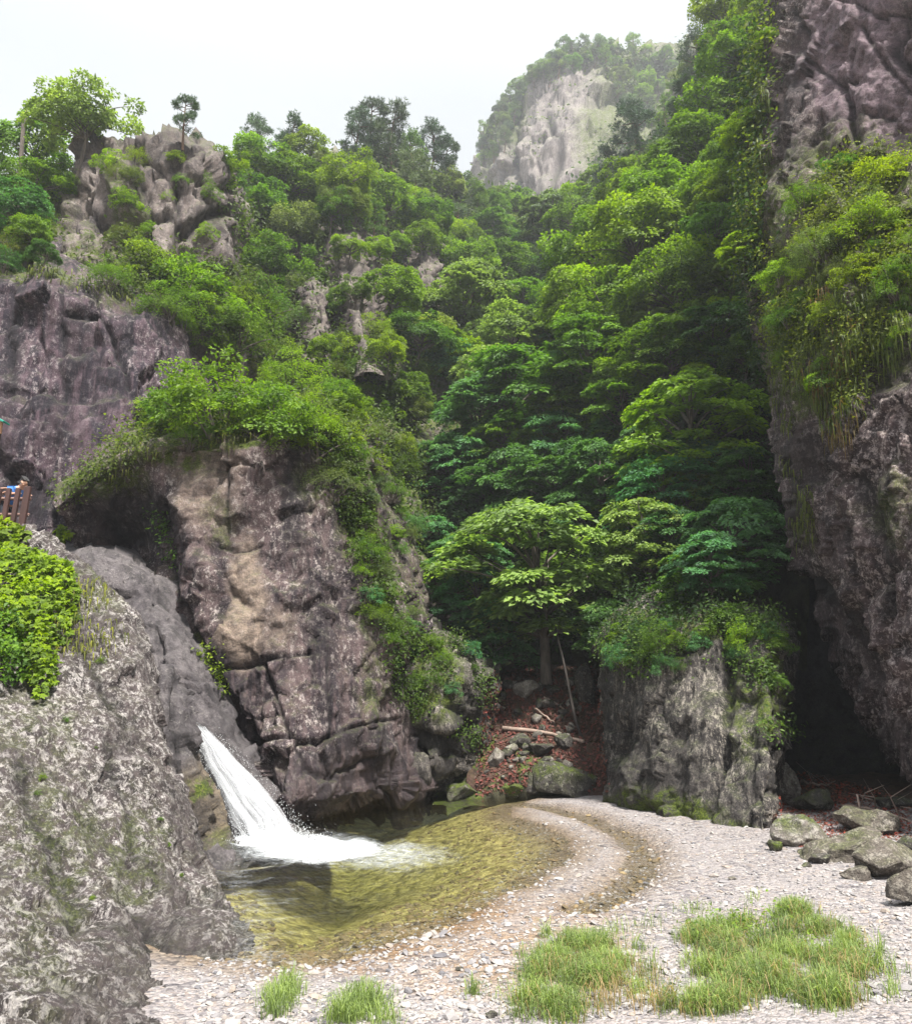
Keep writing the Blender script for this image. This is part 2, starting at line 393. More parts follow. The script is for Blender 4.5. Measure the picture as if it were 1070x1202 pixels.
# main cliff behind the pool
crk = [
    ([(250, 788), (312, 777), (363, 765)], 0.062, 0.174), ([(312, 779), (324, 819), (334, 850), (341, 866)], 0.056, 0.155),
    ([(288, 872), (340, 868), (375, 871), (391, 862)], 0.074, 0.198), ([(384, 757), (387, 819), (393, 863)], 0.056, 0.149),
    ([(214, 701), (232, 737), (248, 775), (276, 839), (289, 876)], 0.087, 0.248), ([(255, 640), (284, 646), (308, 638)], 0.050, 0.099),
    ([(276, 842), (300, 840), (327, 838)], 0.037, 0.087), ([(347, 879), (359, 903), (380, 912), (396, 913)], 0.074, 0.174),
    ([(441, 883), (447, 923), (462, 942)], 0.074, 0.161), ([(398, 905), (420, 900), (440, 890)], 0.062, 0.124),
    ([(268, 520), (270, 570), (264, 640)], 0.074, 0.124), ([(188, 600), (200, 660), (215, 700)], 0.112, 0.217), ([(393, 863), (430, 850), (465, 845)], 0.062, 0.136),
    ([(360, 560), (356, 640), (366, 700)], 0.062, 0.062)]
relief('waterfall_cliff', [
    [(80, 540, 36), (150, 495, 36), (220, 478, 36), (300, 476, 36), (380, 466, 37), (420, 476, 38), (440, 500, 40)],
    [(66, 588, 27.8), (130, 532, 26.8), (205, 506, 26.2), (300, 507, 26.2), (380, 505, 27), (425, 510, 28.8), (448, 540, 34)],
    [(70, 605, 27.4), (140, 558, 26), (210, 550, 25.3), (300, 555, 25.1), (380, 560, 25.9), (440, 570, 27.8), (470, 600, 33)],
    [(85, 630, 28), (150, 603, 27.2), (206, 600, 25.1), (300, 605, 24.8), (385, 610, 25.4), (455, 625, 27.4), (485, 640, 32)],
    [(100, 660, 28.5), (168, 648, 27.8), (215, 650, 24.8), (300, 655, 24.5), (390, 660, 24.9), (468, 680, 26.9), (498, 690, 31)],
    [(180, 700, 27.5), (210, 698, 25), (250, 700, 24.2), (310, 710, 24), (395, 715, 24.4), (478, 735, 26), (505, 742, 30)],
    [(222, 752, 25.4), (240, 755, 24.2), (280, 765, 23.7), (330, 775, 23.5), (400, 780, 23.9), (452, 790, 25.2), (480, 768, 29)],
    [(255, 812, 24.3), (270, 815, 23.5), (300, 830, 23.1), (345, 840, 22.9), (405, 850, 23.3), (457, 850, 24.6), (482, 840, 28.5)],
    [(285, 872, 23.4), (300, 877, 22.8), (325, 885, 22.4), (360, 895, 22.4), (410, 905, 23.2), (467, 905, 24.8), (489, 892, 28)],
    [(318, 935, 22.2), (332, 943, 21.8), (350, 946, 21.8), (376, 946, 22.3), (425, 942, 23.6), (473, 930, 25.4), (498, 932, 28)],
    [(336, 1000, None), (345, 987, None), (360, 977, None), (385, 968, None), (438, 955, None), (480, 948, None), (503, 946, None)]],
    M_butt, step=2.3, big=0.38, bs=0.5, mid=0.14, ms=1.5, fine=0.05, fs=4, block=0.24, bks=0.3, block2=.30, b2s=.8, seed=21, cracks=crk,
    blobs=[(287, 705, 26, 80, 0, 1.0), (245, 560, 45, 60, 0, .55), (310, 740, 40, 30, 0, .5), (345, 585, 17, 80, 2, .75), (372, 740, 12, 40, 2, .6), (160, 610, 52, 36, 2, 0.9), (400, 690, 30, 60, 2, .35),  # dark blob under the upper-left lip is the overhang's shadow, painted in
           (440, 700, 28, 60, 1, .3), (400, 560, 50, 40, 1, .35), (470, 640, 30, 120, 1, .25), (260, 515, 130, 14, 1, .9), (180, 540, 60, 16, 1, .7), (430, 610, 30, 60, 1, .45), (440, 800, 18, 50, 1, .35),
           (400, 930, 120, 45, 3, .75), (235, 760, 8, 22, 1, .8), (415, 872, 40, 14, 2, .5), (255, 610, 20, 30, 1, .3), (450, 545, 40, 60, 1, .3), (110, 560, 60, 26, 1, .9)])

# mossy shoulder right of the main cliff
relief('mossy_shoulder', [
    [(440, 720, 35), (490, 715, 36), (540, 735, 36), (580, 770, 36)],
    [(445, 750, 30.5), (490, 752, 29.6), (540, 770, 29.4), (578, 800, 31.5)],
    [(455, 800, 28.5), (490, 800, 27.6), (535, 815, 27.7), (576, 830, 31)],
    [(462, 840, 27.5), (495, 850, 27), (535, 855, 27.5), (572, 860, 31)],
    [(468, 880, 27.5), (500, 880, 27.4), (530, 885, 28), (560, 885, 31)],
    [(474, 915, 26.6), (505, 912, 27.2), (530, 905, 28.2), (552, 908, 30.5)],
    [(480, 950, None), (505, 945, None), (530, 940, None), (556, 935, None)]],
    M_block, step=2.6, big=0.4, bs=0.6, mid=0.25, ms=1.1, fine=0.06, block=0.3, bks=0.6, block2=.3, b2s=1.1, seed=33,
    cracks=[([(478, 860), (520, 870), (560, 850)], 0.15, 0.35), ([(500, 890), (530, 880)], 0.12, 0.25)],
    blobs=[(500, 800, 40, 50, 1, .8), (480, 770, 30, 30, 2, .6), (550, 850, 20, 40, 2, .6), (520, 880, 40, 12, 2, .7)])

# streaked wall, far left
relief('dark_streaked_wall', [
    [(-250, 230, 45), (0, 265, 44), (60, 270, 44), (130, 290, 44), (200, 340, 44), (240, 390, 44)],
    [(-250, 290, 35), (0, 312, 34), (60, 318, 33.5), (130, 335, 34), (205, 375, 35), (240, 420, 38)],
    [(-250, 400, 33.4), (0, 400, 32.4), (80, 400, 32), (150, 410, 32.2), (215, 440, 33.6), (250, 470, 37)],
    [(-250, 480, 32.6), (0, 466, 31.5), (80, 464, 31.2), (150, 461, 31.5), (218, 480, 33), (255, 500, 36)],
    [(-250, 500, 32.2), (0, 474, 31.0), (80, 473, 30.7), (150, 471, 31), (218, 490, 32.6), (255, 510, 36)],
    [(-250, 560, 31), (0, 540, 30.2), (70, 540, 30), (130, 545, 30.2), (205, 545, 32), (250, 560, 35)],
    [(-250, 760, 29), (0, 720, 29), (80, 720, 29), (150, 720, 29.5), (210, 700, 31), (250, 700, 33)]],
    M_lwall, step=2.8, big=0.4, bs=0.3, mid=0.12, ms=1.2, fine=0.04, block=0.28, bks=0.25, block2=.45, b2s=.55, seed=41,
    cracks=[([(-100, 468), (0, 469), (100, 468), (165, 464)], 0.10, 0.3), ([(82, 372), (95, 372), (110, 366)], 0.1, 0.25), ([(112, 366), (130, 390), (142, 425), (152, 455)], 0.1, 0.25), ([(76, 345), (74, 400), (78, 466)], 0.09, 0.15), ([(20, 330), (16, 400), (14, 466)], 0.14, 0.12)],
    blobs=[(18, 420, 12, 60, 2, .8), (90, 400, 14, 40, 2, .45), (200, 330, 60, 20, 1, .8), (40, 318, 60, 10, 1, .8), (70, 500, 20, 30, 2, .5), (8, 540, 14, 60, 2, .5), (140, 345, 40, 12, 1, .4), (40, 590, 60, 30, 2, .8)])

# weathered crag on the left skyline
relief('weathered_crag', [
    [(-250, 260, 60), (40, 250, 60), (110, 200, 58), (160, 175, 56), (215, 180, 56), (255, 215, 58), (290, 270, 62)],
    [(-250, 240, 50), (50, 225, 47), (112, 180, 44), (165, 164, 42.6), (215, 166, 42.4), (252, 198, 44), (275, 240, 50)],
    [(-250, 250, 46), (50, 250, 43), (105, 212, 41), (158, 190, 40.5), (215, 190, 40.3), (256, 225, 42), (278, 265, 48)],
    [(-250, 280, 44), (40, 280, 41), (92, 250, 39.4), (150, 240, 39), (212, 240, 39), (258, 270, 41), (284, 310, 47)],
    [(-250, 310, 42), (30, 315, 39), (80, 300, 37.4), (142, 305, 37), (205, 305, 37.4), (262, 335, 39.6), (296, 372, 45)],
    [(-250, 330, 39), (20, 345, 36.5), (70, 345, 35.6), (134, 360, 35.4), (204, 385, 36), (264, 410, 38.4), (310, 432, 44)],
    [(-250, 400, 38), (20, 420, 36.5), (70, 430, 36), (140, 440, 36), (215, 470, 36.5), (275, 490, 38.5), (335, 510, 43)]],
    M_crag, step=2.6, big=0.8, bs=0.22, mid=0.5, ms=0.6, fine=0.12, fs=2.2, block=1.1, bks=0.3, block2=.75, b2s=.45, seed=52, aniso=(1, 1, 0.7),
    cracks=[([(165, 175), (160, 215), (175, 260)], 0.25, 0.5), ([(205, 200), (215, 260), (205, 300)], 0.25, 0.5), ([(100, 250), (140, 260), (180, 250)], 0.3, 0.6), ([(190, 250), (230, 262), (262, 250)], 0.3, 0.7)],
    blobs=[(20, 260, 60, 50, 1, .9), (190, 180, 50, 22, 2, .45), (120, 330, 60, 40, 1, .7), (220, 350, 60, 40, 1, .8), (145, 235, 20, 30, 1, .7), (250, 250, 20, 20, 2, .6), (205, 285, 30, 30, 0, .5), (90, 300, 30, 30, 0, .5)])

# wooded ridge slope, centre left
relief('wooded_ridge_slope', [
    [(150, 240, 100), (300, 225, 120), (400, 210, 140), (470, 215, 150), (530, 235, 170), (590, 280, 180)],
    [(190, 225, 62), (300, 206, 76), (400, 186, 92), (465, 192, 104), (520, 212, 118), (572, 238, 132)],
    [(215, 285, 52), (300, 275, 62), (380, 262, 72), (460, 252, 84), (530, 258, 100), (588, 268, 122)],
    [(235, 350, 46), (310, 340, 54), (380, 330, 60), (450, 330, 68), (520, 330, 80), (600, 318, 105)],
    [(265, 430, 42), (330, 420, 47), (390, 420, 50), (440, 420, 54), (500, 420, 61), (572, 400, 70)],
    [(320, 500, 39.5), (385, 500, 41), (430, 500, 43.5), (468, 510, 46.5), (505, 515, 51), (540, 510, 56)],
    [(390, 580, 37), (435, 580, 38), (466, 590, 40), (494, 600, 43.5), (515, 610, 48), (540, 610, 51)],
    [(425, 660, 34.5), (455, 660, 35.4), (482, 670, 37), (505, 680, 40), (520, 690, 44), (540, 690, 46)],
    [(436, 760, 31.5), (462, 760, 32), (486, 760, 33), (508, 770, 35), (525, 780, 38), (540, 785, 40)],
    [(440, 900, 29), (470, 900, 29.5), (500, 905, 30.5), (520, 910, 32), (535, 915, 34), (545, 915, 35)]],
    M_crag, step=3.0, big=1.6, bs=0.12, mid=0.7, ms=0.35, fine=0.2, fs=1.4, block=1.6, bks=0.2, block2=1.2, b2s=.25, seed=61,
    blobs=[(330, 250, 160, 60, 1, 1.0), (480, 240, 120, 60, 1, 1.0), (320, 380, 60, 60, 1, 1.), (440, 480, 80, 60, 1, .9), (540, 370, 60, 60, 1, 1.), (455, 620, 60, 120, 1, .9)])

# ravine bed and the wooded slope on its right
relief('ravine_slope', [
    [(520, 270, 190), (600, 240, 190), (680, 215, 190), (745, 180, 170), (800, 90, 150), (870, -60, 120), (960, -220, 90)],
    [(556, 268, 132), (618, 256, 126), (680, 240, 115), (742, 210, 98), (800, 140, 78), (868, 30, 60), (940, -110, 46)],
    [(560, 320, 98), (610, 320, 94), (660, 310, 84), (720, 290, 70), (780, 250, 58), (852, 180, 48), (930, 70, 41)],
    [(550, 400, 66), (610, 400, 64), (650, 390, 58), (700, 370, 51), (760, 350, 45.5), (830, 320, 41), (915, 250, 37)],
    [(530, 500, 52), (590, 500, 50), (650, 500, 47), (700, 480, 43.5), (760, 450, 40), (830, 430, 37.5), (925, 400, 35.5)],
    [(515, 600, 45), (580, 610, 43), (640, 605, 41.5), (700, 590, 38.6), (760, 560, 36.5), (830, 540, 34.6), (935, 520, 34)],
    [(510, 700, 40), (580, 700, 38.8), (640, 700, 37.8), (690, 700, 35.6), (750, 680, 33.4), (830, 660, 31.6), (945, 640, 31.5)],
    [(515, 780, 36.6), (585, 786, 35.6), (650, 790, 35), (700, 790, 33.4), (750, 780, 32), (830, 770, 31), (945, 760, 31)],
    [(515, 860, 32), (588, 866, 31.2), (650, 866, 30.9), (708, 860, 30.4), (760, 850, 30.5), (830, 850, 30.5), (945, 850, 31)],
    [(510, 930, 28.7), (588, 926, 28.4), (650, 922, 28.3), (712, 932, 28), (760, 930, 28.5), (830, 930, 29), (945, 930, 30)],
    [(505, 962, None), (588, 945, None), (650, 940, None), (714, 952, None), (760, 960, None), (830, 960, None), (945, 960, None)]],
    M_slope, step=3.2, big=1.0, bs=0.15, mid=0.4, ms=0.5, fine=0.12, fs=1.6, block=0.5, bks=0.4, seed=71,
    blobs=[])

# block of rock right of the ravine
relief('mossy_block', [
    [(690, 720, 33), (740, 690, 32), (800, 680, 31), (860, 680, 30.5), (900, 722, 30), (930, 738, 30)],
    [(700, 765, 29), (740, 738, 26.4), (800, 726, 24.8), (860, 725, 24), (912, 736, 23.8), (934, 748, 26)],
    [(706, 800, 28), (735, 800, 25.6), (795, 800, 23.8), (860, 800, 22.8), (914, 800, 22.2), (928, 806, 25)],
    [(712, 870, 27.6), (735, 870, 25.2), (795, 875, 23), (860, 875, 21.6), (910, 875, 20.9), (920, 880, 23.6)],
    [(716, 930, 27), (733, 934, 24.7), (790, 947, 22.3), (850, 958, 20.8), (902, 966, 20.0), (911, 962, 22.5)],
    [(717, 968, None), (735, 962, None), (790, 984, None), (850, 1002, None), (904, 1016, None), (916, 1000, None)]],
    M_block, step=2.2, big=0.32, bs=0.5, mid=0.16, ms=1.6, fine=0.06, fs=4.5, block=0.16, bks=0.4, block2=.22, b2s=1.1, seed=81, aniso=(1, 1, 0.4),
    cracks=[([(852, 730), (856, 800), (848, 880), (820, 960)], 0.14, 0.3), ([(905, 780), (915, 850), (908, 930)], 0.12, 0.25), ([(790, 770), (825, 755)], 0.12, 0.2)],
    blobs=[(780, 880, 45, 70, 2, .45), (770, 955, 70, 26, 1, 1.0), (830, 985, 60, 24, 1, .9), (870, 840, 22, 60, 1, .5), (905, 810, 16, 60, 1, .9), (800, 735, 90, 16, 1, .9), (890, 990, 26, 14, 1, .9), (730, 840, 20, 90, 2, .6)])  # dark blob down the left face paints in that side's shade

# overhanging cliff on the right
relief('overhanging_cliff', [
    [(960, -150, 48), (925, -150, 34), (945, -150, 28), (1000, -150, 25.5), (1070, -150, 22.5), (1220, -150, 19), (1500, -150, 16)],
    [(930, 0, 46), (906, 0, 32), (932, 0, 27.5), (990, 0, 24.8), (1070, 0, 22.6), (1220, 0, 19), (1500, 0, 16)],
    [(925, 110, 44), (897, 110, 31), (926, 110, 26.6), (985, 110, 24.4), (1070, 110, 22.6), (1220, 110, 19.4), (1500, 110, 16)],
    [(910, 200, 42), (881, 200, 30.4), (911, 200, 26), (968, 200, 23.8), (1070, 178, 22.4), (1220, 170, 19.4), (1500, 170, 16)],
    [(905, 290, 41), (877, 290, 30), (905, 290, 25.4), (965, 280, 22.4), (1070, 260, 20.4), (1220, 250, 18), (1500, 250, 15)],
    [(915, 380, 41), (889, 380, 29.4), (915, 380, 24.6), (970, 380, 21.4), (1070, 370, 19.2), (1220, 360, 17), (1500, 360, 14.5)],
    [(930, 460, 40), (902, 460, 29), (925, 460, 24), (975, 460, 20.9), (1070, 460, 18.7), (1220, 460, 16.6), (1500, 460, 14)],
    [(942, 540, 40), (914, 540, 28.6), (935, 542, 23.6), (985, 545, 20.5), (1070, 550, 18.3), (1220, 555, 16.2), (1500, 560, 13.6)],
    [(955, 600, 39), (925, 600, 28.2), (945, 605, 23.2), (995, 620, 20.3), (1070, 630, 18.1), (1220, 640, 16), (1500, 650, 13.4)],
    [(980, 665, 38), (951, 662, 27.6), (967, 678, 23), (1010, 700, 20.2), (1075, 720, 18.1), (1220, 730, 16), (1500, 740, 13.4)],
    [(1012, 735, 37), (984, 732, 27), (999, 753, 22.7), (1035, 780, 20.2), (1085, 800, 18.1), (1220, 815, 16), (1500, 830, 13.4)],
    [(1043, 811, 35), (1012, 808, 26.2), (1025, 832, 22.4), (1055, 862, 20), (1095, 880, 18.3), (1220, 900, 16), (1500, 920, 13.4)],
    [(1070, 872, 33), (1040, 870, 25), (1053, 896, 21.8), (1080, 924, 20), (1112, 950, 18.5), (1220, 990, 16), (1500, 1020, 13.4)],
    [(1105, 920, 30), (1078, 915, 24), (1088, 945, 21), (1112, 985, None), (1140, 1000, None), (1240, 1080, None), (1500, 1200, None)]],
    M_right, step=2.4, big=0.32, bs=0.3, mid=0.10, ms=0.9, fine=0.09, fs=4, block=0.45, bks=0.22, block2=.36, b2s=1.15, seed=91, aniso=(1, 1, 0.6),
    cracks=[([(985, 95), (995, 125), (1005, 165)], 0.14, 0.4), ([(940, 60), (960, 80), (985, 95), (1000, 90)], .07, .16), ([(1010, 30), (1040, 75), (1080, 120)], .07, .18), ([(930, 10), (945, 70), (935, 130)], .08, .16), ([(1000, 0), (1030, 20), (1080, 10)], .06, .15), ([(960, 150), (1000, 130), (1050, 140)], .07, .16), ([(1060, 20), (1048, 60), (1066, 80)], 0.2, 0.5), ([(1000, 560), (1030, 640), (1040, 720)], 0.22, 0.3), ([(960, 680), (1000, 730), (1040, 830)], 0.2, 0.25)],
    blobs=[(1010, 60, 75, 90, 0, 1.), (1060, 130, 60, 50, 0, 1.0), (1000, 300, 110, 140, 1, 1.0), (940, 430, 40, 60, 1, .8), (925, 150, 22, 90, 2, .5), (1050, 430, 40, 40, 2, .7), (940, 560, 20, 60, 2, .7), (1030, 620, 16, 70, 2, .8), (1050, 590, 40, 50, 1, .35), (1060, 880, 40, 40, 2, .6), (890, 260, 16, 90, 1, .7)])

# cave behind the overhang
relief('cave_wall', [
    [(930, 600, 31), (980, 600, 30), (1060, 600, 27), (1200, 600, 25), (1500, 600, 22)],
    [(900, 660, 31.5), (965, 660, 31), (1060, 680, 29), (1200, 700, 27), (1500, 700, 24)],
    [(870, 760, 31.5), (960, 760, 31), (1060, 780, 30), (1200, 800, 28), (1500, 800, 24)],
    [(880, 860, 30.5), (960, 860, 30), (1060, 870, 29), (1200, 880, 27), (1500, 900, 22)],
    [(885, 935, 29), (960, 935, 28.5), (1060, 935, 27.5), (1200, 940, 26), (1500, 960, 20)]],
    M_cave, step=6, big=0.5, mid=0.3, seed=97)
relief('leaf_strewn_bank', [
    [(885, 905, 31), (960, 902, 30.5), (1060, 902, 29.5), (1200, 905, 28), (1500, 905, 22)],
    [(890, 925, 27), (960, 920, 25.5), (1065, 922, 25), (1200, 920, 22), (1500, 920, 18)],
    [(898, 955, 23.4), (960, 950, 22.3), (1065, 958, 21.5), (1200, 965, 18), (1500, 980, 14)],
    [(905, 1002, 905), (955, 1004, 905), (1010, 1040, 905), (1085, 1082, 905), (1200, 1140, 905), (1500, 1280, 905)][:5]],
    M_debris, step=4, big=0.15, mid=0.12, fine=0.05, block=0.15, bks=1.0, seed=99)

# pale peak far up the valley
relief('far_peak', [
    [(480, 300, 330), (555, 240, 330), (590, 170, 330), (640, 120, 330), (690, 100, 330), (750, 100, 330), (810, 90, 330), (900, 60, 330)],
    [(520, 290, 255), (562, 180, 245), (598, 112, 240), (645, 74, 236), (692, 56, 236), (745, 60, 242), (805, 56, 246), (900, 20, 240)],
    [(525, 300, 240), (566, 205, 232), (604, 140, 226), (650, 100, 222), (700, 82, 224), (745, 90, 232), (808, 85, 232), (900, 60, 220)],
    [(530, 310, 228), (574, 225, 220), (612, 175, 212), (655, 150, 209), (712, 130, 212), (752, 140, 214), (812, 130, 208), (900, 110, 190)],
    [(535, 320, 215), (580, 245, 208), (618, 215, 200), (650, 195, 198), (710, 190, 196), (756, 190, 190), (814, 180, 176), (900, 170, 160)],
    [(540, 340, 200), (585, 275, 190), (625, 262, 180), (655, 262, 176), (715, 250, 168), (760, 250, 160), (820, 250, 150), (900, 240, 130)]],
    M_peak, step=2.4, big=4.0, bs=0.03, mid=1.0, ms=0.11, fine=0.5, fs=0.4, block=3, bks=0.05, block2=3.6, b2s=.10, seed=111, aniso=(1, 1, 0.8),
    cracks=[([(612, 90), (600, 150), (612, 240)], 1.2, 3.0), ([(640, 130), (660, 190), (640, 250)], 1.0, 2.0)],
    blobs=[(595, 110, 22, 60, 1, 1.), (750, 100, 50, 50, 1, 1.), (575, 170, 10, 40, 1, .8), (740, 170, 60, 70, 1, 1.), (690, 60, 50, 10, 1, .9), (635, 235, 12, 16, 2, .8), (812, 120, 40, 100, 1, .9), (560, 240, 40, 30, 1, .8)])

relief('debris_slope', [
    [(556, 780, 38), (600, 775, 38), (650, 772, 38), (700, 775, 37)],
    [(560, 800, 34.2), (600, 796, 33.9), (650, 794, 33.6), (704, 796, 32.6)],
    [(556, 860, 31), (600, 860, 30.6), (650, 860, 30.3), (710, 858, 29.8)],
    [(548, 915, 28.4), (600, 915, 28.1), (650, 912, 28), (714, 922, 27.6)],
    [(545, 950, None), (600, 946, None), (650, 944, None), (718, 956, None)]],
    M_debris, step=3, big=0.35, bs=0.6, mid=0.2, ms=1.4, fine=0.08, block=0.25, bks=1.2, seed=131)

for rows, sd in (
    ([[(372, 255, 76), (392, 250, 72), (412, 254, 73), (434, 266, 78)], [(374, 275, 66), (393, 262, 62), (412, 266, 63), (434, 280, 70)], [(380, 305, 60), (400, 298, 56), (421, 302, 57), (444, 314, 65)], [(388, 345, 55), (409, 340, 50.5), (431, 345, 51.5), (458, 354, 60)], [(394, 395, 51), (419, 390, 46.2), (441, 395, 47), (469, 402, 56)], [(404, 450, 48), (428, 446, 43), (450, 450, 44), (477, 456, 53)]], 141),
    ([[(466, 280, 96), (488, 272, 92), (512, 272, 92), (538, 288, 98)], [(468, 290, 86), (490, 279, 79), (513, 281, 79), (537, 298, 90)], [(472, 315, 80), (490, 308, 72), (514, 310, 72), (537, 322, 84)], [(474, 345, 74), (492, 344, 66.5), (513, 344, 66.5), (535, 352, 79)], [(478, 380, 69), (495, 378, 62), (515, 380, 63), (537, 385, 75)]], 151),
    ([[(346, 340, 58), (364, 330, 56), (383, 334, 56), (402, 348, 60)], [(350, 350, 53), (366, 342, 50), (383, 346, 50), (400, 358, 55)], [(352, 385, 50), (368, 380, 46.8), (387, 384, 46.8), (405, 392, 52)], [(354, 440, 46), (370, 438, 43.6), (390, 440, 43.6), (412, 448, 49)]], 161)):
    relief('rock_spur', rows, M_crag, step=2.2, big=0.6, bs=.25, mid=0.4, ms=0.6, fine=0.1, fs=2.2, block=0.7, bks=.35, block2=1.0, b2s=.4, seed=sd, aniso=(1, 1, .6))

# ------------------------------------------------------------------ river bed, gravel, water
pool_px = [(286, 1128), (330, 1140), (390, 1134), (450, 1114), (520, 1088), (590, 1054), (640, 1030), (664, 1010), (668, 992), (642, 972), (604, 956), (598, 946), (628, 937), (640, 905), (480, 890), (300, 925), (120, 1000), (120, 1100)]
POOL = np.array([G(a, b)[:2] for a, b in pool_px])
TONG = [tuple(G(a, b)[:2]) for a, b in [(585, 942), (640, 948), (692, 962), (735, 983), (757, 1004), (748, 1030), (722, 1050), (690, 1068)]]

def in_poly(x, y, poly):
    r = np.zeros(x.shape, bool); n = len(poly)
    for i in range(n):
        x1, y1 = poly[i]; x2, y2 = poly[(i + 1) % n]
        c = ((y1 > y) != (y2 > y)) & (x < (x2 - x1) * (y - y1) / (y2 - y1 + 1e-12) + x1)
        r ^= c
    return r

def ground_z(x, y):
    p3 = np.stack([x, y, np.zeros_like(x)], 1)
    wob = 0.25 * fbm(p3 * 0.9, 3, 201)
    d = seg_dist(x, y, [tuple(p) for p in POOL] + [tuple(POOL[0])])
    d = np.where(in_poly(x, y, POOL), d, -d) + wob
    z = np.where(d > 0, -np.minimum(1.7, 0.03 + 0.20 * np.maximum(d, 0) ** 1.25), np.minimum(0.55, 0.015 + 0.05 * np.maximum(-d, 0)))
    t = seg_dist(x, y, TONG) + wob * 0.5
    k = np.clip(1 - t / 0.75, 0, 1); k = k * k * (3 - 2 * k)
    z = np.where(z > -0.09, z * (1 - k) + (-0.055) * k, z)
    return z + 0.02 * fbm(p3 * 3, 3, 205), d, t

xs = np.concatenate([[-400, -200, -60, -25, -14], np.arange(-9, 12, 0.085), [14, 18, 30, 60, 200, 400]])
ys = np.concatenate([[-200, -60, -20, -5, 2, 6], np.arange(7.6, 30, 0.085), [34, 45, 80, 200, 320, 460]])
X, Yg = np.meshgrid(xs, ys); sh = X.shape; X = X.ravel(); Yg = Yg.ravel()
Z, D, T = ground_z(X, Yg)
Z = np.where((Yg > 40) | (np.abs(X) > 40), -0.6, Z)
wet = np.clip(np.maximum(1 - np.clip(-D, 0, 9) / 0.9, np.clip(1.25 - T / 0.75, 0, 1) * 0.9), 0, 1)
deep = np.clip(-Z / 0.8, 0, 1)
px_, py_ = proj(np.stack([X, Yg, Z], 1))
tanw = np.clip(1.4 - ((px_ - 560) / 190) ** 2 - ((py_ - 1110) / 60) ** 2, 0, 1)
tone = np.stack([wet, deep, tanw, np.ones_like(wet)], 1)
i = np.arange(sh[0] - 1)[:, None] * sh[1]; j = np.arange(sh[1] - 1)[None]
GF = np.stack([i + j, i + j + 1, i + sh[1] + j + 1, i + sh[1] + j], -1).reshape(-1, 4)
GV = np.stack([X, Yg, Z], 1)

def gravel_mat():
    m, nt = new_mat('river_gravel')
    pos = nd(nt, 'ShaderNodeNewGeometry').outputs['Position']
    at = nd(nt, 'ShaderNodeAttribute', attribute_name='tone'); sp = nd(nt, 'ShaderNodeSeparateColor', {0: at.outputs['Color']})
    v1 = nd(nt, 'ShaderNodeTexVoronoi', {'Vector': vmap(nt, pos, (1, 1, 0.2)), 'Scale': 11.0, 'Randomness': 1.0})
    v2 = nd(nt, 'ShaderNodeTexVoronoi', {'Vector': vmap(nt, pos, (1, 1, 0.2), loc=(3, 1, 0)), 'Scale': 27.0})
    def pal(c):
        s = nd(nt, 'ShaderNodeSeparateColor', {0: c})
        r = nd(nt, 'ShaderNodeValToRGB', {0: s.outputs[0]})
        e = r.color_ramp.elements; e[0].position = 0; e[0].color = (0.07, 0.065, 0.075, 1); e[1].position = 1; e[1].color = (0.40, 0.39, 0.385, 1)
        for p, c in ((0.12, (0.13, 0.12, 0.125)), (0.35, (0.23, 0.21, 0.215)), (0.6, (0.29, 0.265, 0.26)), (0.78, (0.25, 0.205, 0.18))):
            x = e.new(p); x.color = c4(c)
        return r.outputs[0]
    nz = noise(nt, pos, 1.6, 6, 0.65)
    col = mixc(nt, mr(nt, nz, 0.4, 0.6), pal(v1.outputs['Color']), pal(v2.outputs['Color']))
    edge = mr(nt, mth(nt, 'MINIMUM', v1.outputs['Distance'], 9), 0.0, 0.07, 0.0, 1.0)
    big = noise(nt, pos, 0.5, 4)
    col = mixc(nt, mr(nt, big, 0.4, 0.65, 0, 0.35), col, (0.31, 0.29, 0.29, 1))
    tan = mixc(nt, 1.0, col, (0.95, 0.72, 0.46, 1), 'MULTIPLY')
    col = mixc(nt, mth(nt, 'MULTIPLY', sp.outputs[2], mr(nt, nz, 0.35, 0.65, 0.2, 0.9)), col, tan)
    wetc = mixc(nt, 1.0, col, (0.62, 0.50, 0.33, 1), 'MULTIPLY')
    col = mixc(nt, mth(nt, 'MULTIPLY', sp.outputs[0], 0.95), col, wetc)
    alg = mixc(nt, mr(nt, noise(nt, pos, 4.5, 5, 0.7), 0.35, 0.65), (0.10, 0.078, 0.016, 1), (0.56, 0.48, 0.19, 1))
    col = mixc(nt, mth(nt, 'MULTIPLY', mr(nt, sp.outputs[1], 0.03, 0.35), 0.85), col, alg)
    col = mixc(nt, 1.0, col, (0.80, 0.795, 0.80, 1), 'MULTIPLY')
    h = mth(nt, 'ADD', mth(nt, 'MULTIPLY', v1.outputs['Distance'], -1.0), mth(nt, 'MULTIPLY', v2.outputs['Distance'], -0.5))
    bp = nd(nt, 'ShaderNodeBump', {'Strength': 0.9, 'Distance': 0.06, 'Height': h})
    b = nd(nt, 'ShaderNodeBsdfPrincipled', {'Base Color': col, 'Roughness': mr(nt, sp.outputs[0], 0.2, 1, 0.85, 0.5), 'Normal': bp.outputs[0]})
    b.inputs['Specular IOR Level'].default_value = 0.3
    nd(nt, 'ShaderNodeOutputMaterial', {0: b.outputs[0]})
    return m
M_gravel = gravel_mat()
ground = mk_obj('ground', mk_mesh('ground', GV, GF, True, {'tone': tone}), M_gravel)
tag(ground, 'pale grey gravel bed around the pool', None, None, 'structure')
TERR_V.append(GV); TERR_F.append(GF + TERR_N[0]); TERR_N[0] += len(GV)

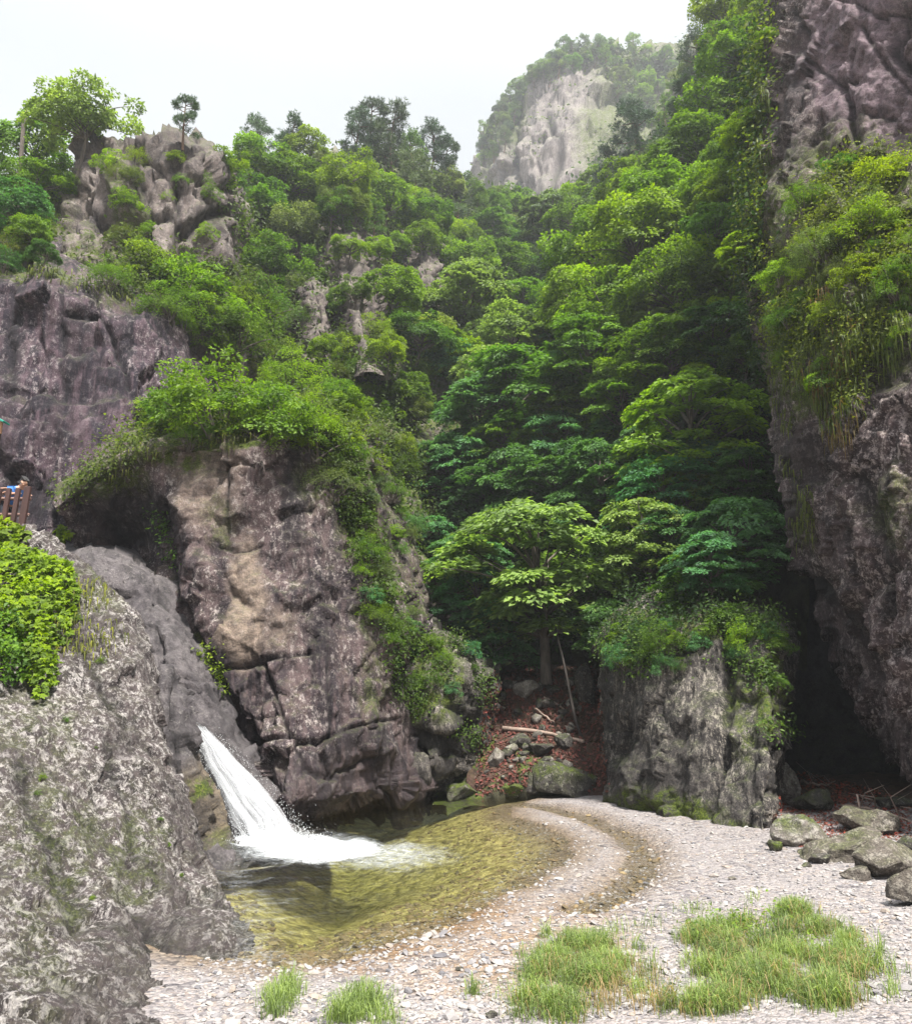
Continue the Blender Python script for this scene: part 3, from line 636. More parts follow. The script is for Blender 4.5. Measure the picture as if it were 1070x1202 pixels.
# loose stones
def stone_template():
    v = np.array([(1, 0, 0), (-1, 0, 0), (0, 1, 0), (0, -1, 0), (0, 0, 1), (0, 0, -1)], float)
    f = [(4, 0, 2), (4, 2, 1), (4, 1, 3), (4, 3, 0), (5, 2, 0), (5, 1, 2), (5, 3, 1), (5, 0, 3)]
    V = list(map(tuple, v)); E = {}; Fo = []
    def midp(a, b):
        k = (min(a, b), max(a, b))
        if k not in E: E[k] = len(V); V.append(tuple(unit((np.array(V[a]) + np.array(V[b])) / 2)))
        return E[k]
    for a, b, c in f:
        x, y, z = midp(a, b), midp(b, c), midp(c, a); Fo += [(a, x, z), (b, y, x), (c, z, y), (x, y, z)]
    return np.array(V), np.array(Fo)
ST_V, ST_F = stone_template()
def stones(n, pxr, pyr, lo, hi, keep):
    pts = []
    while len(pts) < n:
        a = rng.uniform(*pxr, n); b = rng.uniform(pyr[0] ** .5, pyr[1] ** .5, n) ** 2
        for q, w in zip(a, b): pts.append(G(q, w, 0.05)[:2])
    p = np.array(pts[:n]); z, d, t = ground_z(p[:, 0], p[:, 1]); k = keep(p, d, t, z); p, z = p[k], z[k]
    m = len(p); s = lo * (hi / lo) ** (rng.random(m) ** 2.2)
    sc = np.stack([s * rng.uniform(.7, 1.3, m), s * rng.uniform(.6, 1.0, m), s * rng.uniform(.3, .6, m)], 1)
    an = rng.uniform(0, 6.28, m); ti = rng.normal(0, .25, m)
    V = ST_V[None] * sc[:, None] * (1 + rng.normal(0, .14, (m, len(ST_V), 1)))
    c, s_ = np.cos(an)[:, None], np.sin(an)[:, None]
    x, y = V[..., 0] * c - V[..., 1] * s_, V[..., 0] * s_ + V[..., 1] * c
    zz = V[..., 2] + x * np.sin(ti)[:, None]
    V = np.stack([x + p[:, 0:1], y + p[:, 1:2], zz + z[:, None] + sc[:, 2:3] * .35], -1)
    Fq = (ST_F[None] + (np.arange(m) * len(ST_V))[:, None, None]).reshape(-1, 3)
    return V.reshape(-1, 3), Fq, np.repeat(rng.random(m), len(ST_V))
def pebble_mat(tint=None):
    m, nt = new_mat('pebbles')
    v = nd(nt, 'ShaderNodeAttribute', attribute_name='var').outputs['Fac']
    r = nd(nt, 'ShaderNodeValToRGB', {0: v}); e = r.color_ramp.elements
    e[0].position = 0; e[0].color = (0.06, 0.058, 0.07, 1); e[1].position = 1; e[1].color = (0.34, 0.325, 0.315, 1)
    for p, c in ((0.10, (0.15, 0.14, 0.15)), (0.3, (0.20, 0.185, 0.19)), (0.55, (0.28, 0.26, 0.255)), (0.72, (0.25, 0.20, 0.165)), (0.85, (0.32, 0.30, 0.29))):
        x = e.new(p); x.color = c4(c)
    n = noise(nt, nd(nt, 'ShaderNodeNewGeometry').outputs['Position'], 40, 4, 0.7)
    col = mixc(nt, 0.5, r.outputs[0], mixc(nt, n, (0.1, 0.1, 0.1, 1), r.outputs[0]))
    if tint: col = mixc(nt, 1.0, col, c4(tint), 'MULTIPLY')
    b = nd(nt, 'ShaderNodeBsdfPrincipled', {'Base Color': col, 'Roughness': 0.8}); nd(nt, 'ShaderNodeOutputMaterial', {0: b.outputs[0]})
    return m
M_peb = pebble_mat()
v1, f1, a1 = stones(15000, (230, 1120), (962, 1215), 0.012, 0.046, lambda p, d, t, z: (z > -0.25))
v2, f2, a2 = stones(700, (230, 1120), (962, 1215), 0.04, 0.09, lambda p, d, t, z: (z > -0.05))
v1, f1, a1 = np.vstack([v1, v2]), np.vstack([f1, f2 + len(v1)]), np.concatenate([a1, a2])
gr = mk_obj('gravel', mk_mesh('gravel', v1, f1, False, {'var': a1}), M_peb); tag(gr, 'small loose grey stones strewn over the gravel bed', 'gravel', None, 'stuff')

v1, f1, a1 = stones(5000, (240, 800), (940, 1135), 0.02, 0.085, lambda p, d, t, z: (z < 0.0) & (z > -0.75))
peb2 = mk_obj('pebbles', mk_mesh('pebbles', v1, f1, False, {'var': a1}), pebble_mat((.62, .48, .24))); tag(peb2, 'ochre stones lying under the clear shallow water', 'pebbles', None, 'stuff')

# water of the pool
wx_ = np.arange(-10, 6.5, 0.09); wy_ = np.arange(9, 31, 0.09)
X, Yg = np.meshgrid(wx_, wy_); sh = X.shape; X = X.ravel(); Yg = Yg.ravel()
base = G(318, 990)
rb = np.hypot(X - base[0], Yg - base[1])
p3 = np.stack([X, Yg, np.zeros_like(X)], 1)
amp = 0.02 + 0.10 * np.exp(-(rb / 3.2) ** 2) + 0.02 * np.exp(-(rb / 8) ** 2)
wv = fbm(np.stack([X * 1.6, Yg * 2.2, 0 * X], 1), 4, 301) + 0.4 * np.sin(rb * 7 + 2 * fbm(p3, 3, 309))
zw = amp * wv * 0.8
px_, py_ = proj(p3)
q1 = np.clip(1.5 - ((px_ - 316) / 46) ** 2 - ((py_ - 990) / 11) ** 2 * 0.8, 0, 1.2)
q2 = np.clip(1.25 - ((px_ - 372) / 110) ** 2 - ((py_ - 998) / 21) ** 2, 0, 1) * .85
q3 = np.clip(1.0 - ((px_ - 450) / 130) ** 2 - ((py_ - 1005) / 28) ** 2, 0, 1) * 0.62
foam = np.clip(np.maximum(np.maximum(q1, q2), q3), 0, 1)
zw = zw + foam * 0.07 * (0.6 + fbm(np.stack([X * 4, Yg * 4, 0 * X], 1), 4, 317))
n = sh[0] * sh[1]
i = np.arange(sh[0] - 1)[:, None] * sh[1]; j = np.arange(sh[1] - 1)[None]
WF = np.stack([i + j, i + j + 1, i + sh[1] + j + 1, i + sh[1] + j], -1).reshape(-1, 4)
idx = np.arange(n).reshape(sh)
ring = np.concatenate([idx[0, :-1], idx[:-1, -1], idx[-1, :0:-1], idx[:0:-1, 0]])
WV = np.stack([X, Yg, zw], 1)
low = WV[ring].copy(); low[:, 2] = -3.0
r2 = n + np.arange(len(ring)); nx = np.roll(np.arange(len(ring)), -1)
sides = np.stack([ring, r2, r2[nx], ring[nx]], 1)
cen = np.array([[0, 20, -3.0]]); hl = len(ring) // 2
bot = []
L = len(ring)
for k in range(0, L - 1, 2): bot.append((n + L, r2[(k + 2) % L], r2[k + 1], r2[k]))
WVall = np.vstack([WV, low, cen]); WFall = np.vstack([WF, sides, np.array(bot)])
fo = np.concatenate([foam, np.zeros(L + 1)])
def water_mat():
    m, nt = new_mat('pool_water')
    pos = nd(nt, 'ShaderNodeNewGeometry').outputs['Position']
    n1 = noise(nt, vmap(nt, pos, (1.0, 1.7, 1)), 3.2, 5, 0.6, 0.4)
    n2 = noise(nt, vmap(nt, pos, (1.0, 1.6, 1)), 9.0, 4, 0.6, 0.3)
    bp = nd(nt, 'ShaderNodeBump', {'Strength': 0.8, 'Distance': 0.09, 'Height': mth(nt, 'ADD', n1, mth(nt, 'MULTIPLY', n2, 0.4))})
    fr = nd(nt, 'ShaderNodeFresnel', {'IOR': 1.33, 'Normal': bp.outputs[0]}).outputs[0]
    gl = nd(nt, 'ShaderNodeBsdfGlossy', {'Color': (1, 1, 1, 1), 'Roughness': 0.05, 'Normal': bp.outputs[0]})
    tr = nd(nt, 'ShaderNodeBsdfTransparent', {'Color': (0.97, 0.98, 0.96, 1)})
    mx = nd(nt, 'ShaderNodeMixShader', {0: fr, 1: tr.outputs[0], 2: gl.outputs[0]})
    at = nd(nt, 'ShaderNodeAttribute', attribute_name='foam').outputs['Fac']
    fn = noise(nt, vmap(nt, pos, (0.8, 1.9, 1)), 6.0, 9, 0.78, 0.9)
    fm = mr(nt, mth(nt, 'ADD', mth(nt, 'MULTIPLY', at, 0.66), fn), 0.70, 1.22)
    white = nd(nt, 'ShaderNodeBsdfDiffuse', {'Color': (0.38, 0.40, 0.42, 1)})
    mx2 = nd(nt, 'ShaderNodeMixShader', {0: fm, 1: mx.outputs[0], 2: white.outputs[0]})
    ab = nd(nt, 'ShaderNodeVolumeAbsorption', {'Color': (0.66, 0.74, 0.50, 1), 'Density': 0.22})
    nd(nt, 'ShaderNodeOutputMaterial', {0: mx2.outputs[0], 1: ab.outputs[0]})
    return m
water = mk_obj('water', mk_mesh('water', WVall, WFall[:, ::-1] if False else WFall, True, {'foam': fo}), water_mat())
tag(water, 'clear olive pool at the foot of the waterfall', None, None, 'structure')

# waterfall: sheets of white water down the chute
def fall_mat():
    m, nt = new_mat('white_water')
    uv = nd(nt, 'ShaderNodeAttribute', attribute_name='flow').outputs['Color']
    n1 = noise(nt, vmap(nt, uv, (6, 1.6, 3)), 1.0, 8, 0.72, 1.4)
    n2 = noise(nt, vmap(nt, uv, (22, 4.0, 3)), 1.0, 6, 0.74, 0.8)
    s = nd(nt, 'ShaderNodeSeparateColor', {0: uv})
    e = mth(nt, 'MULTIPLY', mr(nt, s.outputs[0], 0.0, 0.14), mr(nt, s.outputs[0], 1.0, 0.84))
    a = mr(nt, mth(nt, 'ADD', mth(nt, 'ADD', mth(nt, 'MULTIPLY', n1, 0.6), mth(nt, 'MULTIPLY', n2, 0.4)), mth(nt, 'MULTIPLY', e, 0.30)), 0.70, 1.0)
    d = nd(nt, 'ShaderNodeBsdfDiffuse', {'Color': (0.50, 0.515, 0.54, 1)})
    t = nd(nt, 'ShaderNodeBsdfTranslucent', {'Color': (0.42, 0.44, 0.47, 1)})
    w = nd(nt, 'ShaderNodeMixShader', {0: 0.3, 1: d.outputs[0], 2: t.outputs[0]})
    x = nd(nt, 'ShaderNodeMixShader', {0: a, 1: nd(nt, 'ShaderNodeBsdfTransparent').outputs[0], 2: w.outputs[0]})
    nd(nt, 'ShaderNodeOutputMaterial', {0: x.outputs[0]})
    return m
LE = [(216, 850, 22.3), (224, 862, 22.0), (234, 888, 21.5), (250, 925, 21.0), (267, 962, 20.5), (281, 990, 20.1), (284, 1001, 19.8)]
RE = [(238, 850, 22.8), (250, 862, 22.5), (281, 892, 22.0), (315, 928, 21.5), (341, 960, 21.1), (357, 986, 20.6), (361, 999, 20.3)]
mbV, mbF, mbA = [], [], []; off = 0
for ly in range(5):
    nu, nv = 26, 70
    l = cr(np.array([P(*p) for p in LE]), np.linspace(0, 6, nv), 0); r = cr(np.array([P(*p) for p in RE]), np.linspace(0, 6, nv), 0)
    u = np.linspace(-0.02, 1.02, nu)[None, :, None]
    W = l[:, None] * (1 - u) + r[:, None] * u
    vv = np.linspace(0, 1, nv)[:, None]
    bul = 0.06 + 0.07 * ly + 0.14 * np.sin(np.pi * u[..., 0])
    pts = W.reshape(-1, 3)
    uvw = np.stack([np.broadcast_to(u[..., 0], (nv, nu)).ravel(), np.broadcast_to(vv, (nv, nu)).ravel()], 1)
    nn = fbm(np.stack([uvw[:, 0] * 6 + ly * 5, uvw[:, 1] * 3, np.full(len(pts), ly * 3.3)], 1), 4, 330 + ly) * 0.22 + fbm(np.stack([uvw[:, 0] * 2, uvw[:, 1] * 9, np.full(len(pts), 4.4)], 1), 3, 350) * 0.12
    dn = np.array([0.38, -0.85, 0.12])
    pts = pts + dn * (np.broadcast_to(bul, (nv, nu)).ravel() + nn)[:, None]
    pts[:, 0] += (0.10 + .25 * uvw[:, 1]) * fbm(np.stack([uvw[:, 0] * 1.5, uvw[:, 1] * 5, np.full(len(pts), ly * 1.7)], 1), 3, 360) * .8
    mbV.append(pts); i = np.arange(nv - 1)[:, None] * nu; j = np.arange(nu - 1)[None]
    mbF.append(np.stack([i + j, i + j + 1, i + nu + j + 1, i + nu + j], -1).reshape(-1, 4) + off); off += len(pts)
    mbA.append(np.stack([uvw[:, 0], uvw[:, 1], np.full(len(pts), ly * 0.37), np.ones(len(pts))], 1))
wf = mk_obj('waterfall', mk_mesh('waterfall', np.vstack(mbV), np.vstack(mbF), True, {'flow': np.vstack(mbA)}), fall_mat())
SPR = []
rs = np.random.default_rng(44)
for k in range(5200):
    t = rs.random(); e = rs.random()
    if e < .8: q = G(rs.normal(322, 22), rs.normal(990, 4.5), 0); q = q + np.array([rs.normal(0, .08), 0, abs(rs.normal(0, .20)) * (1.2 if rs.random() < .3 else .6)])
    else:
        f = rs.uniform(1, 5.6); A = cr(np.array([P(*x) for x in (RE if e < .9 else LE)]), np.array([f]), 0)[0]; q = A + np.array([.38, -.85, .12]) * rs.uniform(.05, .4) + rs.normal(0, .075, 3)
    SPR.append(q)
SPR = np.array(SPR); sz = rs.uniform(.0025, .009, len(SPR))
v6 = np.array([(1, 0, 0), (-1, 0, 0), (0, 1, 0), (0, -1, 0), (0, 0, 1.5), (0, 0, -1.5)], float); f8 = np.array([(4, 0, 2), (4, 2, 1), (4, 1, 3), (4, 3, 0), (5, 2, 0), (5, 1, 2), (5, 3, 1), (5, 0, 3)])
m_, nt = new_mat('water_drops'); dd_ = nd(nt, 'ShaderNodeBsdfPrincipled', {'Base Color': (.6, .62, .64, 1), 'Roughness': .3}); nd(nt, 'ShaderNodeOutputMaterial', {0: dd_.outputs[0]})
sp_ = mk_obj('spray', mk_mesh('spray', (SPR[:, None] + v6[None] * sz[:, None, None]).reshape(-1, 3), (f8[None] + (np.arange(len(SPR)) * 6)[:, None, None]).reshape(-1, 3), True), m_)
tag(sp_, 'white spray flung up around the foot of the waterfall', 'spray', None, 'stuff')
tag(wf, 'white rushing waterfall sliding down the rock chute into the pool', None, None, 'structure')

# ------------------------------------------------------------------ daylight
SUN_EL, SUN_AZ = math.radians(63), math.radians(152)   # azimuth clockwise from +Y, sun behind and left of the viewer
w = bpy.data.worlds.new('World'); S.world = w; w.use_nodes = True
nt = w.node_tree; nt.nodes.clear()
sky = nt.nodes.new('ShaderNodeTexSky'); sky.sky_type = 'NISHITA'; sky.sun_disc = False
sky.sun_elevation = SUN_EL; sky.sun_rotation = SUN_AZ; sky.air_density = 1.0; sky.dust_density = 3.0; sky.ozone_density = 1.0
tc = nd(nt, 'ShaderNodeTexCoord').outputs['Generated']
cl = noise(nt, vmap(nt, tc, (1.2, 1.2, 2.5)), 1.6, 5, 0.55, 0.3)
zz_ = nd(nt, 'ShaderNodeSeparateXYZ', {0: tc}).outputs[2]
cloud = mixc(nt, mr(nt, cl, 0.3, 0.7), (4.35, 4.5, 4.48, 1), (4.7, 4.8, 4.76, 1))
cloud = mixc(nt, mr(nt, zz_, 0.60, 0.98), cloud, (15.2, 15.7, 16.2, 1))
skyc = mixc(nt, 0.85, sky.outputs[0], cloud)
bg = nd(nt, 'ShaderNodeBackground', {'Color': skyc, 'Strength': 0.062})
nd(nt, 'ShaderNodeOutputWorld', {0: bg.outputs[0]})
sl = bpy.data.lights.new('sun', 'SUN'); sl.energy = 4.2; sl.angle = math.radians(6); sl.color = (1.0, 0.955, 0.87)
so = bpy.data.objects.new('sun', sl); COL.objects.link(so)
to = Vector((math.sin(SUN_AZ) * math.cos(SUN_EL), math.cos(SUN_AZ) * math.cos(SUN_EL), math.sin(SUN_EL)))
so.rotation_euler = to.to_track_quat('Z', 'Y').to_euler(); so.location = (0, 0, 60)

S.view_settings.view_transform = 'Standard'; S.view_settings.look = 'None'
S.view_settings.exposure = 1.72; S.view_settings.gamma = 1.0
S.cycles.max_bounces = 6; S.cycles.diffuse_bounces = 3; S.cycles.glossy_bounces = 3; S.cycles.transmission_bounces = 4; S.cycles.transparent_max_bounces = 16; S.cycles.volume_bounces = 0
S.cycles.use_denoising = True

# ------------------------------------------------------------------ foliage masters
M_leaf = leaf_mat('leaves', 0.45)
M_needle = leaf_mat('needles', 0.2)
M_bark = plain_mat('bark', (0.085, 0.07, 0.06), 0.9, 0.4, 9, (1, 1, 0.25), 0.5)
M_pbark = plain_mat('pine_bark', (0.12, 0.075, 0.055), 0.9, 0.4, 9, (1, 1, 0.3), 0.5)

def leaf_quads(p, d, n, L, W):
    s = np.cross(d, n)
    Lc = L[:, None]
    v1 = p + d * Lc * 0.45 + s * Lc * W + n * Lc * 0.08
    v3 = p + d * Lc * 0.45 - s * Lc * W + n * Lc * 0.08
    V = np.stack([p, v1, p + d * Lc - n * Lc * 0.12, v3], 1).reshape(-1, 3)
    return V, np.arange(len(V)).reshape(-1, 4)

def basis(n):
    a = np.cross(n, np.where(np.abs(n[:, 2:3]) > 0.9, np.array([[1.0, 0, 0]]), np.array([[0, 0, 1.0]])))
    a = unit(a); return a, np.cross(n, a)

def spray(c, nrm, R, r, twigs, per, L, W=0.3, droop=0.14, jit=0.4, flat=0.05, fill=0.24):
    """a flat spray of leaves on radiating twigs"""
    n = twigs * per
    a, b = basis(nrm[None]); a, b = a[0], b[0]
    th = np.repeat(r.uniform(0, 6.283, twigs), per); ln = np.repeat(r.uniform(.55, 1.05, twigs), per)
    t = r.uniform(0.08, 1, n) ** 0.75 * ln
    off = r.normal(0, fill, n) * (1.05 - 0.55 * t)
    rad = np.cos(th)[:, None] * a + np.sin(th)[:, None] * b
    per_ = -np.sin(th)[:, None] * a + np.cos(th)[:, None] * b
    p = c + R * (rad * t[:, None] + per_ * off[:, None]) + nrm * (R * (r.normal(0, flat, n) - droop * t ** 2 + np.repeat(r.normal(0, 0.07, twigs), per)))[:, None]
    p[:, 2] -= R * droop * 0.6 * t ** 2
    d = unit(rad + per_ * (np.sign(off) * r.uniform(.2, .9, n))[:, None] + r.normal(0, .2, (n, 3)) - nrm * 0.15)
    nn = unit(nrm + r.normal(0, jit, (n, 3))); nn = unit(nn - d * (nn * d).sum(1)[:, None])
    V, Fq = leaf_quads(p, d, nn, L * r.uniform(.7, 1.25, n), W)
    var = np.clip(r.normal(.5, .13) + np.repeat(r.normal(0, .10, twigs), per) + r.normal(0, .12, n), 0, 1)
    return V, Fq, np.repeat(var, 4)

def clump(c, out, R, r, n, L, W=0.3, jit=0.6, squash=0.75):
    """a rounded clump of leaves"""
    d0 = unit(r.normal(0, 1, (n, 3)) + out * 0.75)
    rr = r.uniform(.25, 1.05, n) ** 0.5
    p = c + d0 * (R * rr)[:, None] * np.array([1, 1, squash])
    nn = unit(d0 * 0.5 + np.array([0, 0, .75]) + r.normal(0, jit, (n, 3)))
    d = unit(d0 + r.normal(0, .6, (n, 3)) - np.array([0, 0, .25])); d = unit(d - nn * (nn * d).sum(1)[:, None])
    V, Fq = leaf_quads(p, d, nn, L * r.uniform(.7, 1.3, n), W)
    var = np.clip(r.normal(.5, .17) + r.normal(0, .14, n), 0, 1)
    return V, Fq, np.repeat(var, 4)

def pack(name, parts, mat):
    V, Fq, A, o = [], [], [], 0
    for v, f, a in parts: V.append(v); Fq.append(f + o); A.append(a); o += len(v)
    m = mk_mesh(name, np.vstack(V), np.vstack(Fq), False, {'var': np.concatenate(A)}); m.materials.append(mat); return m

def limb(mb, a, b, r0, r1, r, sag=0.12, k=5, n=6):
    t = np.linspace(0, 1, n)[:, None]; L = np.linalg.norm(b - a)
    mid = (a + b) / 2 + r.normal(0, .10, 3) * L - np.array([0, 0, -sag * L])
    p = (1 - t) ** 2 * a + 2 * t * (1 - t) * mid + t ** 2 * b
    mb.tube(p, np.linspace(r0, r1, n), k, cap=False)

def trunk_curve(r, top, bend=0.5, n=8):
    t = np.linspace(0, 1, n); w = r.normal(0, bend, (3, 2))
    x = w[0, 0] * t + w[1, 0] * np.sin(t * 3) * .5; y = w[0, 1] * t + w[1, 1] * np.sin(t * 3) * .5
    return np.stack([x, y, -0.5 + (top + 0.5) * t], 1)

def make_layered(seed, W=7.0, npad=34, per=24, twigs=14, L=0.23):
    r = np.random.default_rng(seed); parts = []; mb = MB()
    tr = trunk_curve(r, W * 0.62, 0.35); mb.tube(tr, np.linspace(0.17, 0.04, 8), 7)
    zlo, zhi = W * 0.18, W * 0.74
    for k in range(npad):
        f = (k + r.random()) / npad; z = zlo + (zhi - zlo) * f
        prof = math.sqrt(max(0.03, 1 - max(0, (f - .35) / .66) ** 2)) * (0.62 + 0.38 * min(1, f / .35))
        rad = W * 0.40 * prof * math.sqrt(r.uniform(0.10, 1)); th = k * 2.4 + r.normal(0, .5)
        c = np.array([math.cos(th) * rad, math.sin(th) * rad, z - 0.10 * rad]) + np.array([tr[-1][0] * f, tr[-1][1] * f, 0])
        R = W * r.uniform(.10, .19)
        out = np.array([math.cos(th), math.sin(th), 0])
        nrm = unit(np.array([0, 0, 1]) + out * r.uniform(.05, .42) + r.normal(0, .1, 3))
        parts.append(spray(c, nrm, R, r, twigs, per, L))
        q = tr[int(np.clip((0.25 + .6 * f) * 7, 2, 7))]
        limb(mb, q, c - nrm * 0.05, 0.055, 0.015, r)
    return pack('crown', parts, M_leaf), mb.mesh('trunk')

def make_round(seed, W=6.0, ncl=64, per=150, L=0.20, hgt=0.85, open_=0.0):
    r = np.random.default_rng(seed); parts = []; mb = MB()
    tr = trunk_curve(r, W * 0.62, 0.3); mb.tube(tr, np.linspace(0.16, 0.05, 8), 7)
    cz = W * 0.5
    lob = [(unit(r.normal(0, 1, 3)), r.uniform(.1, .3)) for _ in range(6)]
    for k in range(ncl):
        d = r.normal(0, 1, 3); d[2] = abs(d[2]) * 1.1 - 0.45; d = d / np.linalg.norm(d)
        s = r.uniform(.72, 1.02) if r.random() < .8 else r.uniform(.3, .7)
        s *= 0.85 + sum(a * max(0, d @ l) ** 3 for l, a in lob)
        c = np.array([0, 0, cz]) + d * s * np.array([W * .42, W * .42, W * .42 * hgt])
        R = W * r.uniform(.065, .125)
        if r.random() < 0.55:
            parts.append(clump(c, d, R, r, per, L))
        else:
            nrm = unit(np.array([0, 0, 1]) + d * .7); parts.append(spray(c, nrm, R * 1.45, r, 11, per // 11, L, jit=.5, flat=.09))
        if k % 2 == 0: limb(mb, tr[int(np.clip(2 + 5 * (c[2] / (W * .9)), 2, 7))], c, 0.05, 0.012, r)
    return pack('crown', parts, M_leaf), mb.mesh('trunk')

def make_shrub(seed, W=2.4, ncl=34, per=120, L=0.085, feather=False):
    r = np.random.default_rng(seed); parts = []; mb = MB()
    for k in range(ncl):
        d = r.normal(0, 1, 3); d[2] = abs(d[2]); d = d / np.linalg.norm(d)
        s = r.uniform(.5, 1.0)
        c = d * s * np.array([W * .46, W * .46, W * .55]) + np.array([0, 0, W * .06])
        R = W * r.uniform(.08, .16)
        if feather:
            nrm = unit(np.array([0, 0, .8]) + d * .5 + r.normal(0, .3, 3)); parts.append(spray(c, nrm, R * 1.3, r, 12, per // 12, L, W=.2, droop=.25, jit=.6, flat=.16))
        elif k % 2: parts.append(clump(c, d, R, r, per, L))
        else: parts.append(spray(c, unit(np.array([0, 0, 1]) + d * .5), R * 1.5, r, 12, per // 12, L, jit=.45))
        if k % 3 == 0: limb(mb, np.array([r.normal(0, .06), r.normal(0, .06), -0.25]), c, 0.03, 0.008, r, k=5)
    return pack('crown', parts, M_leaf), mb.mesh('stem')

def make_pine(seed, W=4.0, npad=17):
    r = np.random.default_rng(seed); parts = []; mb = MB()
    top = W * 1.15; tr = trunk_curve(r, top, 0.35, 10); mb.tube(tr, np.linspace(0.13, 0.03, 10), 7)
    for k in range(npad):
        f = 0.34 + 0.66 * (k + r.random()) / npad
        q = np.array([np.interp(f, np.linspace(0, 1, 10), tr[:, a]) for a in range(3)])
        rad = W * 0.46 * (1.1 - f) ** 0.6 * r.uniform(.35, 1); th = k * 2.4 + r.normal(0, .7)
        c = q + np.array([math.cos(th) * rad, math.sin(th) * rad, r.uniform(-.05, .22) * rad])
        R = W * r.uniform(.09, .15)
        limb(mb, q, c, 0.045, 0.014, r, sag=-.05)
        for t in range(34):
            e = unit(r.normal(0, 1, 3) * np.array([1, 1, .35])) * R * r.uniform(.2, 1); e[2] += .05
            n = 11; d = unit(r.normal(0, 1, (n, 3)) + np.array([0, 0, .55]) + unit(e) * .7)
            nn = unit(np.cross(d, r.normal(0, 1, (n, 3))))
            V, Fq = leaf_quads(np.repeat((c + e)[None], n, 0), d, nn, np.full(n, .26) * r.uniform(.7, 1.2, n), .07)
            parts.append((V, Fq, np.full(len(V), np.clip(r.normal(.5, .2), 0, 1))))
    return pack('crown', parts, M_needle), mb.mesh('trunk')

def prep(pair, bark):
    pair[1].materials.append(bark); return pair
MAST = {
    'L': [prep(make_layered(s), M_bark) for s in (1, 2, 3, 4)],
    'B': [prep(make_round(s), M_bark) for s in (11, 12, 13, 14)],
    'P': [prep(make_pine(s), M_pbark) for s in (21, 22, 23)],
    'S': [prep(make_shrub(s), M_bark) for s in (31, 32, 33)],
    'F': [prep(make_shrub(s, ncl=46, per=108, L=.07, feather=True), M_bark) for s in (41, 42, 43)],
}
NOMW = {'L': 7.0 * .95, 'B': 6.0 * .98, 'P': 4.0, 'S': 2.4 * 1.1, 'F': 2.4 * 1.1}
KB = {'L': .42, 'B': .46, 'P': .66, 'S': .30, 'F': .30}
KIND = {'L': ('layered_tree', 'tree'), 'B': ('broadleaf_tree', 'tree'), 'P': ('pine_tree', 'pine tree'), 'S': ('shrub', 'shrub'), 'F': ('feathery_shrub', 'shrub')}
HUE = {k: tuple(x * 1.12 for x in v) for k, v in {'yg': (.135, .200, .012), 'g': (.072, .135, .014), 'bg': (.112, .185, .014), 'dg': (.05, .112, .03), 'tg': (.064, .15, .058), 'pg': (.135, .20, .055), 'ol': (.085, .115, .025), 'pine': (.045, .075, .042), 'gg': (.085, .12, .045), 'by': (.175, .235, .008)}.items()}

TV = np.vstack(TERR_V); TF = []
for f in TERR_F: TF += f.tolist()
BVH = BVHTree.FromPolygons(TV.tolist(), TF)
EYE = Vector((0, 0, H))
def hit(px, py):
    d = Vector(ray(px, py)).normalized()
    loc, nrm, i, dist = BVH.ray_cast(EYE, d)
    return (loc, nrm, dist) if loc is not None else None

BARE = [np.array(q, float) for q in (
    [(68, 225), (130, 170), (205, 160), (258, 205), (268, 315), (190, 315), (146, 250), (128, 318), (64, 318)],
    [(60, 222), (135, 225), (150, 332), (48, 332)], [(372, 258), (420, 262), (452, 325), (466, 412), (424, 424), (392, 345)], [(470, 274), (524, 280), (538, 338), (502, 358), (470, 338)],
    [(346, 340), (394, 346), (408, 430), (364, 432)], [(610, 100), (650, 82), (700, 72), (724, 104), (716, 150), (690, 205), (655, 245), (612, 248), (588, 218), (570, 200), (598, 150)],
    [(425, 520), (445, 545), (470, 600), (500, 690), (505, 745), (472, 742), (448, 650), (420, 560)])]
def bare(x, y):
    return np.any([in_poly(np.atleast_1d(x), np.atleast_1d(y), q) for q in BARE], axis=0)
cnt = {}
def plant(typ, px, py, w, hue, label, group=None, Y=None, rz=None, flat=1.0):
    by = py + KB[typ] * w
    if Y is None:
        h = None
        for dy in (0, 6, 12, 20, 30, 45):
            h = hit(px, by + dy)
            if h is not None and h[2] < 500: break
            h = None
        if h is None: return None
        base = np.array(h[0]); dep = base[1] * cs + (base[2] - H) * sn
    else:
        base = P(px, by, Y); dep = base[1] * cs + (base[2] - H) * sn
    s = 1.14 * w * dep / F / NOMW[typ]
    cnt[typ] = cnt.get(typ, -1) + 1
    cm, tm = MAST[typ][cnt[typ] % len(MAST[typ])]
    nm, cat = KIND[typ]
    o = empty(nm, base, rng.uniform(0, 6.28) if rz is None else rz, s)
    o.rotation_euler[0] = rng.normal(0, .05); o.rotation_euler[1] = rng.normal(0, .05)
    j = rng.normal(0, .10); k = rng.normal(0, .06)
    c = HUE[hue]; col = (max(.01, c[0] * (1 + j + k)), max(.01, c[1] * (1 + j)), max(.003, c[2] * (1 + j - k)), 1)
    a = bpy.data.objects.new('crown', cm); COL.objects.link(a); a.parent = o; a.color = col
    b = bpy.data.objects.new('trunk' if typ in 'LBP' else 'stem', tm); COL.objects.link(b); b.parent = o
    tag(o, label, cat, group)
    return o

